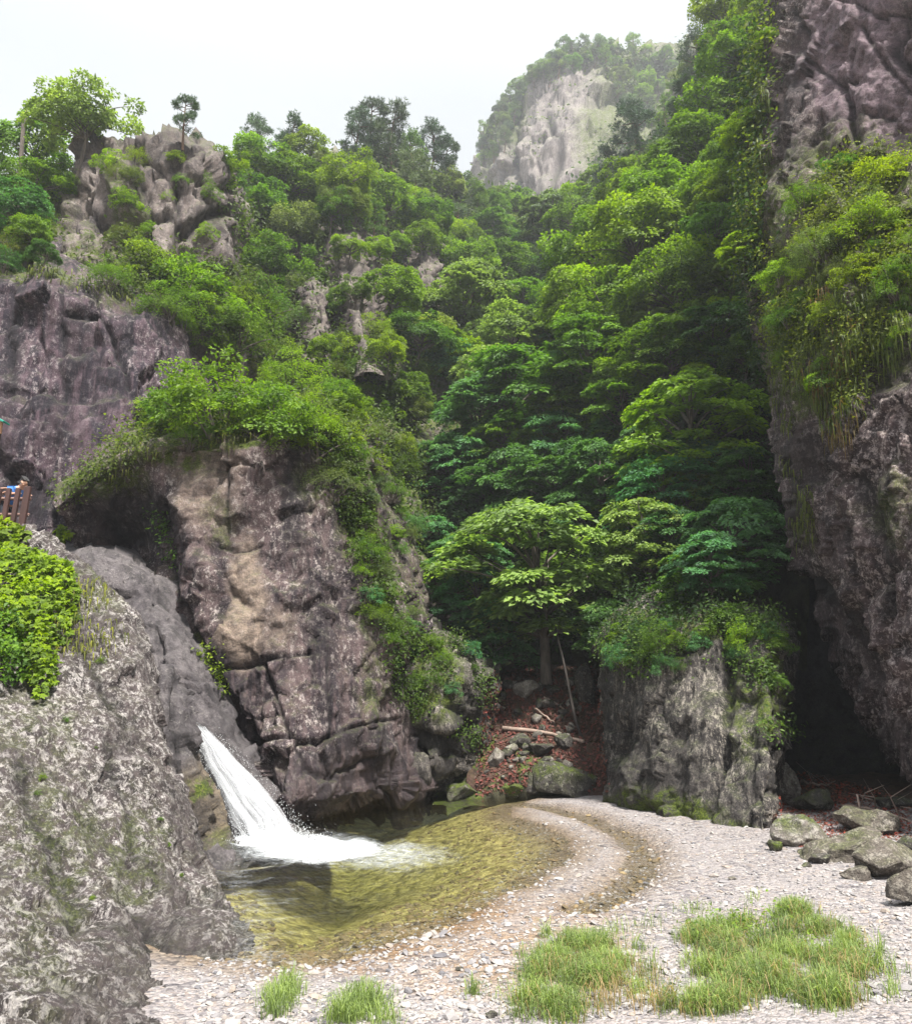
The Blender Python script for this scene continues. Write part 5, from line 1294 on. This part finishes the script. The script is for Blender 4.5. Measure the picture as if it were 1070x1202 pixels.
def undergrowth(poly, n, lp, hue, label, per=11, spread=1.7, lift=.9, patch=None, name='undergrowth'):
    n = int(n * .85); lp *= 1.12
    L, N, D = hits(poly, n, patch, True); m = len(L); s = lp * D / F
    up = unit(N * .7 + np.array([0, 0, .8]))
    c = np.repeat(L, per, 0); S_ = np.repeat(s, per); u = np.repeat(up, per, 0); k = m * per
    p = c + rng.normal(0, 1, (k, 3)) * (S_ * spread)[:, None] + u * (S_ * lift * rng.uniform(0, 2.4, k))[:, None]
    nn = unit(u + rng.normal(0, .55, (k, 3))); d = unit(rng.normal(0, 1, (k, 3)) - np.array([0, 0, .3])); d = unit(d - nn * (nn * d).sum(1)[:, None])
    V, Fq = leaf_quads(p, d, nn, S_ * rng.uniform(.6, 1.3, k), .3)
    var = np.clip(np.repeat(rng.normal(.5, .2, m), per) + rng.normal(0, .13, k), 0, 1)
    stuff_obj(name, V, Fq, np.repeat(var, 4), M_leaf, hue, label)
undergrowth([(262, 215), (400, 185), (470, 190), (575, 240), (610, 330), (560, 420), (480, 420), (490, 520), (510, 700), (440, 720), (380, 540), (300, 430)], 5200, 4.4, (.05, .08, .016), 'low green growth covering the ridge slope', patch=(60, -.30, 3))
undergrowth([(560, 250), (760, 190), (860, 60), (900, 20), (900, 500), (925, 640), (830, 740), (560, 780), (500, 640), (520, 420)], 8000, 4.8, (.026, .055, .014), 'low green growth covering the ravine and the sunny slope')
undergrowth([(520, 330), (566, 180), (600, 110), (690, 55), (810, 50), (820, 240), (640, 300)], 3600, 3.4, (.06, .085, .03), 'green growth on the far peak around its bare rock', per=8, spread=1.0, lift=.25, patch=(42, -.02, 8))
undergrowth([(0, 290), (60, 312), (120, 330), (200, 365), (250, 400), (330, 430), (300, 330), (220, 290), (120, 280), (60, 200), (0, 200)], 2200, 4.4, (.055, .08, .016), 'low green growth between crag and streaked wall', patch=(45, -.1, 5))
undergrowth([(62, 585), (110, 540), (180, 505), (200, 520), (140, 552), (80, 590)], 130, 3.6, (.06, .09, .014), 'mossy growth on the lip above the hollow in the main cliff', name='foliage')
undergrowth([(120, 530), (200, 485), (300, 478), (420, 475), (440, 520), (380, 525), (300, 512), (200, 512)], 900, 4.2, (.085, .12, .02), 'grassy growth along the top of the main cliff')
undergrowth([(375, 510), (440, 520), (480, 600), (510, 740), (470, 770), (430, 720), (400, 620)], 2200, 3.6, (.06, .10, .02), 'mossy growth on the right edge of the main cliff', patch=(34, .16, 12))
undergrowth([(450, 760), (530, 745), (575, 790), (560, 880), (500, 850), (460, 820)], 900, 3.4, (.055, .095, .018), 'green growth on the mossy shoulder', patch=(30, .0, 14))
undergrowth([(708, 760), (740, 730), (910, 722), (930, 760), (925, 870), (900, 860), (890, 790), (800, 775), (720, 800)], 1500, 4.2, (.06, .105, .02), 'leafy growth fringing the top and cave side of the mossy block', patch=(40, -.12, 17))
undergrowth([(900, 300), (945, 240), (985, 190), (1070, 172), (1070, 395), (1030, 415), (1000, 480), (940, 460), (898, 390)], 3000, 3.6, (.10, .13, .015), 'dense hanging growth on the ledge of the overhanging cliff', patch=(44, -.16, 19))
undergrowth([(872, 60), (905, 0), (905, 120), (895, 300), (870, 330), (862, 200)], 420, 4.2, (.10, .135, .018), 'ivy-like growth along the purple cliff edge', name='ivy')
undergrowth([(243, 760), (256, 775), (262, 800), (268, 812), (262, 815), (250, 790)], 60, 4.0, (.12, .17, .02), 'ferns in the crack between smooth slab and main cliff', per=9, spread=1.2, name='foliage')
undergrowth([(182, 602), (192, 605), (212, 665), (204, 668)], 40, 4.0, (.06, .12, .02), 'ferns in the hollow at the upper left of the main cliff', per=9, spread=1.2, name='foliage')
# fallen leaves
M_litter = leaf_mat('fallen_leaf', .1)
def litter(poly, n, lp, hue, label, patch=None):
    L, N, D = hits(poly, n, patch); k = len(L)
    nn = unit(N + rng.normal(0, .35, (k, 3))); d = unit(rng.normal(0, 1, (k, 3))); d = unit(d - nn * (nn * d).sum(1)[:, None])
    V, Fq = leaf_quads(L + N * .03, d, nn, lp * D / F * rng.uniform(.6, 1.3, k), .34)
    stuff_obj('fallen_leaves', V, Fq, np.repeat(rng.random(k), 4), M_litter, hue, label)
litter([(572, 790), (700, 780), (715, 930), (640, 925), (560, 935), (560, 880)], 3800, 4.2, (.085, .032, .024), 'reddish dead leaves covering the debris slope')
litter([(905, 960), (930, 905), (1000, 920), (1070, 940), (1070, 985), (1000, 990), (950, 1000), (912, 985)], 3200, 3.4, (.15, .045, .028), 'red brown dead leaves drifted at the cave mouth')

# hanging grass
def strands(poly, n, per, ln, wd, hue, label, patch=None, out=.35, name='hanging_grass'):
    L, N, D = hits(poly, n, patch); m = len(L); k = m * per
    c = np.repeat(L, per, 0) + rng.normal(0, .13, (k, 3)); nr = np.repeat(N, per, 0); nr[:, 2] = np.abs(nr[:, 2]) * .3
    o = unit(nr + rng.normal(0, .4, (k, 3))); le = rng.uniform(*ln, k)[:, None]; w = (np.repeat(D, per) * wd / F)[:, None]
    side = unit(np.cross(o, np.array([0, 0, 1.0])))
    pts = [c, c + o * le * out * .6 + np.array([0, 0, .10]) * le, c + o * le * out + np.array([0, 0, -.35]) * le, c + o * le * out * .9 + np.array([0, 0, -1.0]) * le]
    ws = [w, w, w * .8, w * .15]; V = []
    for p, q in zip(pts, ws): V += [p - side * q, p + side * q]
    V = np.stack(V, 1).reshape(-1, 3); b = (np.arange(k) * 8)[:, None]
    Fq = np.concatenate([b + np.array([0, 1, 3, 2]) + 2 * i for i in range(3)], 0)
    var = np.repeat(np.clip(np.repeat(rng.normal(.5, .2, m), per) + rng.normal(0, .15, k), 0, 1), 8)
    stuff_obj(name, V, Fq, var, M_leaf, hue, label)
strands([(905, 310), (960, 270), (1070, 300), (1070, 410), (1015, 460), (995, 520), (950, 470), (905, 420)], 560, 8, (.15, .45), .6, (.065, .09, .014), 'green grass hanging down the overhanging cliff', (36, -.1, 23))
strands([(960, 330), (1010, 330), (1020, 480), (985, 530), (960, 460), (930, 400)], 150, 8, (.2, .5), .6, (.12, .085, .03), 'straw-coloured grass hanging down the overhanging cliff', (30, .05, 25))
strands([(905, 430), (925, 430), (960, 640), (940, 640)], 90, 7, (.15, .4), .6, (.08, .10, .02), 'grass tufts hanging on the cliff edge above the cave', (25, .05, 27))
strands([(862, 100), (900, 60), (896, 320), (872, 330)], 150, 8, (.2, .6), .7, (.09, .115, .022), 'pale grass hanging on the purple cliff edge')
strands([(110, 540), (200, 495), (300, 500), (400, 500), (410, 515), (300, 520), (210, 518), (130, 560)], 90, 7, (.12, .3), .5, (.10, .115, .025), 'dry grass fringing the top of the main cliff')
strands([(0, 312), (70, 318), (180, 350), (175, 362), (70, 330), (0, 326)], 70, 7, (.15, .4), .7, (.08, .10, .02), 'dry grass fringing the streaked wall')
strands([(50, 690), (110, 670), (150, 730), (140, 790), (100, 780), (60, 770)], 120, 6, (.15, .35), .7, (.15, .16, .035), 'thin dry grass on the near rock below the fence', (30, .0, 29))

# grass on the gravel
def grass(clumps, per, ln, wd, seed):
    r = np.random.default_rng(seed); V, var = [], []
    for (cx, cy, rx, ry, k) in clumps:
        n = int(per * k); q = np.stack([cx + rx * .5 * r.normal(0, 1, n), cy + ry * .5 * r.normal(0, 1, n)], 1)
        c = np.array([G(a, b, .12) for a, b in q]); z, d, t = ground_z(c[:, 0], c[:, 1]); c[:, 2] = z - .01
        th = r.uniform(0, 6.28, n); ben = r.uniform(.15, 1.0, n)[:, None]; le = (r.uniform(*ln, n) * (.75 + .5 * r.random()) * np.exp(-.35 * (((q[:, 0] - cx) / rx) ** 2 + ((q[:, 1] - cy) / ry) ** 2)))[:, None]
        dr = np.stack([np.cos(th), np.sin(th), np.zeros(n)], 1); sd = np.stack([-np.sin(th), np.cos(th), np.zeros(n)], 1); up = np.array([0, 0, 1.0])
        w = r.uniform(*wd, n)[:, None]
        pts = [c, c + le * (up * .42 + dr * ben * .15), c + le * (up * .74 + dr * ben * .5), c + le * (up * (.9 - .3 * ben) + dr * ben * 1.0)]
        blk = []
        for p, kk in zip(pts, (1, 1, .8, .1)): blk += [p - sd * w * kk, p + sd * w * kk]
        V.append(np.stack(blk, 1).reshape(-1, 3)); var.append(np.repeat(np.clip(r.normal(.5, .1) + r.normal(0, .2, n), 0, 1), 8))
    V = np.vstack(V); n = len(V) // 8; b = (np.arange(n) * 8)[:, None]
    return V, np.concatenate([b + np.array([0, 1, 3, 2]) + 2 * i for i in range(3)], 0), np.concatenate(var)
big_patch = [(800, 1120), (812, 1095), (850, 1080), (905, 1074), (955, 1086), (1000, 1112), (1024, 1150), (1040, 1205), (780, 1205), (790, 1160)]
mid_patch = [(625, 1128), (650, 1112), (690, 1104), (728, 1120), (730, 1145), (690, 1172), (660, 1205), (612, 1205)]
rg = np.random.default_rng(9)
CL = []
for poly, n in ((big_patch, 66), (mid_patch, 30)):
    q = sample_poly(poly, n)
    for a, b in q: s = (b - 813) / 390; CL.append((a, b, rg.uniform(14, 34) * s, rg.uniform(7, 15) * s, rg.uniform(.5, 1.3)))
CL += [(328, 1172, 22, 14, .9), (338, 1158, 16, 10, .5), (322, 1190, 16, 8, .4), (425, 1180, 32, 16, 1.5), (405, 1198, 24, 10, .8), (450, 1202, 22, 10, .8), (555, 1166, 8, 5, .14), (765, 1150, 14, 10, .3), (750, 1178, 16, 8, .25), (712, 1160, 14, 8, .3), (612, 1122, 8, 5, .2), (1050, 1190, 12, 8, .2), (640, 1098, 8, 4, .12)]
for k in range(70):
    a, b = sample_poly([(590, 1110), (700, 1085), (900, 1062), (1040, 1110), (1068, 1202), (560, 1202)], 1)[0]; s = (b - 813) / 390; CL.append((a, b, rg.uniform(10, 40) * s, rg.uniform(6, 18) * s, rg.uniform(.03, .16)))
CL = [(a, b, rx, ry, k * rg.uniform(.35, 1.25)) for a, b, rx, ry, k in CL]
V, Fq, var = grass(CL, 440, (.08, .31), (.0018, .0045), 5)
stuff_obj('grass', V, Fq, var, M_leaf, (.165, .222, .075), 'fresh green grass growing in patches on the gravel bank')
V, Fq, var = grass([(a + 6, b + 4, rx * 1.3, ry * 1.2, k * .16) for a, b, rx, ry, k in CL[:96]] + [(745, 1165, 40, 20, .6), (770, 1195, 40, 14, .5), (715, 1190, 30, 14, .4)], 230, (.12, .36), (.002, .0045), 6)
stuff_obj('dry_grass', V, Fq, var, M_leaf, (.25, .19, .10), 'withered straw mixed through the gravel bank grass')
undergrowth([(800, 1098), (850, 1080), (920, 1076), (980, 1100), (960, 1130), (880, 1110), (820, 1120)], 260, 4.2, (.12, .19, .03), 'low leafy weeds at the back of the large grass patch', per=8, spread=1.6, lift=.8, patch=(24, 0, 31), name='weeds')

# ------------------------------------------------------------------ bushes on the near rock
def lobed(p, d, n, L):
    s = np.cross(d, n); V, Fq, o = [], [], 0
    for a, k, w in ((0, 1, .34), (.95, .8, .32), (-.95, .8, .32), (1.9, .5, .3), (-1.9, .5, .3)):
        dd = d * math.cos(a) + s * math.sin(a)
        v, f = leaf_quads(p, dd, n, L * k, w); V.append(v); Fq.append(f + o); o += len(v)
    return np.vstack(V), np.vstack(Fq)
def near_bush(name, poly, n, lp, hue, label, thick, lobes=True, stems=14):
    L, N, D = hits(poly, n); k = len(L); poly = np.array(poly, float)
    ppx, ppy = proj(L); dd = seg_dist(ppx, ppy, [tuple(q) for q in poly] + [tuple(poly[0])])
    th = thick * np.clip(dd / 26, .12, 1) ** .6
    o = unit(N * .6 + np.array([.1, -.7, .5]))
    p = L + o * (th * rng.uniform(.15, 1.0, k) ** .5)[:, None]
    nn = unit(np.array([.05, -.45, .85]) + rng.normal(0, .42, (k, 3))); d = unit(rng.normal(0, .7, (k, 3)) + np.array([.3, -.6, -.45])); d = unit(d - nn * (nn * d).sum(1)[:, None])
    S_ = lp * D / F * rng.uniform(.6, 1.25, k)
    cl = np.clip(.5 + .5 * fbm(p * 1.6, 3, 51) + rng.normal(0, .16, k), 0, 1)
    V, Fq = lobed(p, d, nn, S_) if lobes else leaf_quads(p, d, nn, S_, .3)
    var = np.tile(np.repeat(cl, 4), 5) if lobes else np.repeat(cl, 4)
    c = L.mean(0); root = empty(name, c)
    f = mk_obj('foliage', mk_mesh('foliage', V - c, Fq, False, {'var': var}), M_leaf, root); f.color = (*hue, 1)
    for j in rng.integers(0, k, stems):
        mb = MB(); mb.tube(np.array([L[j] - N[j] * .1, L[j] + o[j] * th[j] * .5 + [0, 0, .05], p[j]]) - c, [.014, .010, .005], 6)
        mk_obj('stem', mb.mesh('stem'), M_bark, root)
    return tag(root, label, 'bush')
near_bush('leafy_bush', [(-30, 650), (10, 648), (50, 655), (85, 668), (95, 700), (84, 740), (70, 775), (66, 815), (44, 830), (24, 780), (-30, 760)], 3000, 5.6, (.14, .215, .012), 'bright big-leaved bush sprawling over the near rock below the fence', .9)
near_bush('dense_bush', [(-40, 735), (10, 728), (34, 745), (40, 780), (32, 805), (-40, 815)], 1500, 6.5, (.075, .15, .014), 'darker fine-leaved bush at the picture edge below the big-leaved bush', 1.1, False)
near_bush('climbing_vine', [(-20, 612), (6, 610), (24, 622), (33, 634), (28, 652), (-20, 650)], 110, 11, (.17, .235, .015), 'yellow-leaved vine at the foot of the brown fence', .5)
near_bush('sprig', [(66, 622), (78, 618), (84, 630), (78, 638), (70, 636)], 46, 7.5, (.16, .23, .015), 'single bright sprig on the rim of the near rock right of the fence', .35)

# ------------------------------------------------------------------ lookout with fence and visitors
M_fence = plain_mat('brown_painted_wood', (0.045, 0.018, 0.016), .7, .3, 6, (1, 1, .2), .3)
M_rail = plain_mat('rail_wood', (0.14, 0.075, 0.062), .7, .25, 6, (.2, 1, 1), .3)
ft = P(31, 573, 20.9); deckz = ft[2] - 1.12
mb = MB(); mb.box((ft[0] - 1.9, ft[1] + .85, deckz - .08), (4.2, 1.55, .14))
deck = mk_obj('lookout_path', mb.mesh('lookout_path', False), M_rail); tag(deck, 'brown plank walkway behind the fence', None, None, 'structure')
fr = empty('wooden_fence', (ft[0], ft[1], deckz)); tag(fr, 'reddish brown wooden fence at the lookout above the near rock', 'fence')
lean = Matrix.Rotation(math.radians(3.5), 3, 'Y')
for k in range(11):
    x = -.235 * k if k else 0
    mb = MB(); wdt = .15 if k == 0 else .105; hgt = 1.16 if k % 4 == 0 else 1.12
    mb.box((x, .0, hgt / 2 - .22), (wdt, .09, hgt + .44), lean)
    mk_obj('post', mb.mesh('post', False), M_fence, fr)
for z in (.45, .86):
    mb = MB(); mb.tube(np.array([(.1, .085, z), (-1.2, .085, z + .01), (-2.5, .085, z)]), .045, 8); mk_obj('rail', mb.mesh('rail'), M_rail, fr)

def skin_body(name, verts, edges, rad, mat, parent, root=0, sub=2):
    m = bpy.data.meshes.new(name); m.from_pydata(verts, edges, []); m.update()
    o = bpy.data.objects.new(name, m); COL.objects.link(o); o.parent = parent; m.materials.append(mat)
    md = o.modifiers.new('skin', 'SKIN'); md.use_smooth_shade = True
    sv = m.skin_vertices[0].data
    for i, r in enumerate(rad): sv[i].radius = r if isinstance(r, tuple) else (r, r); sv[i].use_root = (i == root)
    ss = o.modifiers.new('subsurf', 'SUBSURF'); ss.levels = sub; ss.render_levels = sub
    return o
M_skin = plain_mat('skin', (0.42, 0.24, 0.17), .55, .06, 20, (1, 1, 1), .05)
M_hair = plain_mat('black_hair', (0.012, 0.010, 0.010), .5, .3, 60, (1, 1, .2), .4)
M_blue = plain_mat('blue_cotton', (0.045, 0.17, 0.50), .85, .12, 14, (1, 1, 1), .2)
M_pink = plain_mat('pale_pink_cotton', (0.46, 0.25, 0.27), .85, .12, 14, (1, 1, 1), .2)
M_trou = plain_mat('dark_trousers', (0.03, 0.035, 0.05), .85, .15, 14, (1, 1, 1), .2)
M_eye = plain_mat('eye', (0.02, 0.015, 0.012), .2, .05)
def visitor(loc, rz, shirt, label, handL, handR):
    root = empty('person', loc, rz); tag(root, label, 'person')
    pel, sp, ch, nk = (-.42, 0, .90), (-.32, 0, 1.04), (-.14, 0, 1.20), (-.01, 0, 1.295)
    V = [pel, sp, ch, nk, (.045, 0, 1.34), (.09, 0, 1.40), (.085, 0, 1.475), (.165, 0, 1.39), (.125, 0, 1.335)]
    E = [(0, 1), (1, 2), (2, 3), (3, 4), (4, 5), (5, 6), (5, 7), (4, 8)]
    R = [(.135, .155), (.12, .14), (.125, .17), .055, .07, .092, .062, .018, .038]
    def add(p, r, j): V.append(p); R.append(r); E.append((j, len(V) - 1)); return len(V) - 1
    for s, hand in ((1, handL), (-1, handR)):
        sh = add((-.10, s * .20, 1.20), .062, 2); h = np.array(hand); shp = np.array((-.10, s * .20, 1.20))
        mid = (shp + h) / 2 + np.array([-.05, s * .07, -.09]); el = add(tuple(mid), .043, sh); wr = add(tuple(h + (mid - h) * .1), .028, el)
        pm = add(tuple(h + (h - mid) * .18 + np.array([0, 0, -.004])), (.036, .02), wr); fwd = unit(h - mid)
        for f, fl in ((-.034, .062), (-.012, .075), (.012, .07), (.033, .055)):
            a = add(tuple(np.array(V[pm]) + fwd * fl * .55 + np.array([0, f, .004])), .010, pm); add(tuple(np.array(V[pm]) + fwd * fl + np.array([0, f * 1.1, -.022])), .008, a)
        t = add(tuple(np.array(V[wr]) + fwd * .05 + np.array([0, -s * .045, 0])), .011, wr); add(tuple(np.array(V[wr]) + fwd * .085 + np.array([0, -s * .055, -.012])), .009, t)
        hp = add((-.42, s * .09, .84), .10, 0); kn = add((-.36, s * .11, .46), .062, hp); an = add((-.42, s * .12, .09), .042, kn); add((-.26, s * .13, .035), .036, an)
        add((.075, s * .088, 1.405), .02, 5)
    skin_body('body', V, E, R, M_skin, root)
    tv = [(-.44, 0, .86), (-.32, 0, 1.04), (-.14, 0, 1.20), (-.045, 0, 1.265)]; te = [(0, 1), (1, 2), (2, 3)]; tr = [(.155, .178), (.142, .162), (.147, .192), .085]
    for s, hand in ((1, handL), (-1, handR)):
        tv.append((-.10, s * .205, 1.20)); tr.append(.083); te.append((2, len(tv) - 1)); h = np.array(hand); shp = np.array((-.10, s * .20, 1.20)); mid = (shp + h) / 2 + np.array([-.05, s * .07, -.09])
        tv.append(tuple(shp + (mid - shp) * .75)); tr.append(.068); te.append((len(tv) - 2, len(tv) - 1))
    skin_body('shirt', tv, te, tr, shirt, root)
    lv = [(-.43, 0, .90)]; le = []; lr = [(.15, .17)]
    for s in (1, -1):
        for p, r in (((-.42, s * .095, .80), .115), ((-.36, s * .11, .46), .085), ((-.42, s * .12, .12), .07)):
            lv.append(p); lr.append(r); le.append((0 if p[2] > .7 else len(lv) - 2, len(lv) - 1))
    skin_body('trousers', lv, le, lr, M_trou, root)
    skin_body('hair', [(.02, 0, 1.38), (.05, 0, 1.455), (.115, 0, 1.515)], [(0, 1), (1, 2)], [(.06, .075), (.086, .092), (.048, .072)], M_hair, root, 1)
    for s in (1, -1):
        v, f = SP1; e = mk_obj('eye', mk_mesh('eye', v * .011, f), M_eye, root); e.location = (.168, s * .033, 1.425)
    return root
pz = deckz - .01
hx = P(32.5, 564.5, 21.35)
visitor((hx[0] - .17, 21.4, hx[2] - 1.44), math.radians(-22), M_blue, 'person in a blue shirt leaning over the lookout fence', (.14, .17, 1.08), (.12, -.20, 1.07))
h2 = P(7, 573, 21.0)
visitor((h2[0] - .62, 21.25, deckz), math.radians(-12), M_pink, 'person mostly out of the picture resting a bare arm on the fence', (.50, .14, 1.12), (.56, -.12, 1.14))

# roofed signboard whose corner shows at the picture edge
M_teal = plain_mat('green_roof_paint', (0.02, 0.26, 0.20), .5, .15); M_tan = plain_mat('tan_board', (0.36, 0.20, 0.11), .7, .2, 8, (1, 1, .2), .2)
sp0 = P(-11, 500, 22.3); sg = empty('roofed_signboard', (sp0[0], sp0[1], deckz)); tag(sg, 'tan signboard under a green roof at the picture edge above the fence', 'signboard')
zz = sp0[2] - deckz
mb = MB(); mb.box((0, 0, zz - .05), (.64, .06, .34)); mk_obj('board', mb.mesh('board', False), M_tan, sg)
mb = MB(); mb.box((-.21, 0, zz + .20), (.50, .34, .05), Matrix.Rotation(math.radians(-28), 3, 'Y')); mb.box((.21, 0, zz + .20), (.50, .34, .05), Matrix.Rotation(math.radians(28), 3, 'Y')); mk_obj('roof', mb.mesh('roof', False), M_teal, sg)
mb = MB()
for s in (-.24, .24): mb = MB(); mb.box((s, .045, zz / 2 - .1), (.08, .06, zz + .2)); mk_obj('post', mb.mesh('post', False), M_fence, sg)

# ------------------------------------------------------------------ air
def haze_box(lo, hi, dens):
    x0, y0, z0 = lo; x1, y1, z1 = hi
    V = [(x0, y0, z0), (x1, y0, z0), (x1, y1, z0), (x0, y1, z0), (x0, y0, z1), (x1, y0, z1), (x1, y1, z1), (x0, y1, z1)]
    m = mk_mesh('haze', V, [(0, 3, 2, 1), (4, 5, 6, 7), (0, 1, 5, 4), (1, 2, 6, 5), (2, 3, 7, 6), (3, 0, 4, 7)], False)
    mt, nt = new_mat('haze_air')
    v = nd(nt, 'ShaderNodeVolumePrincipled', {'Color': (0.90, 0.94, 1.0, 1), 'Density': dens, 'Anisotropy': 0.25})
    nd(nt, 'ShaderNodeOutputMaterial', {1: v.outputs[0]})
    o = mk_obj('haze', m, mt); tag(o, 'thin pale haze in the valley air', 'haze', None, 'stuff'); return o
haze_box((-420, -220, -5), (420, 470, 232), 0.00055)
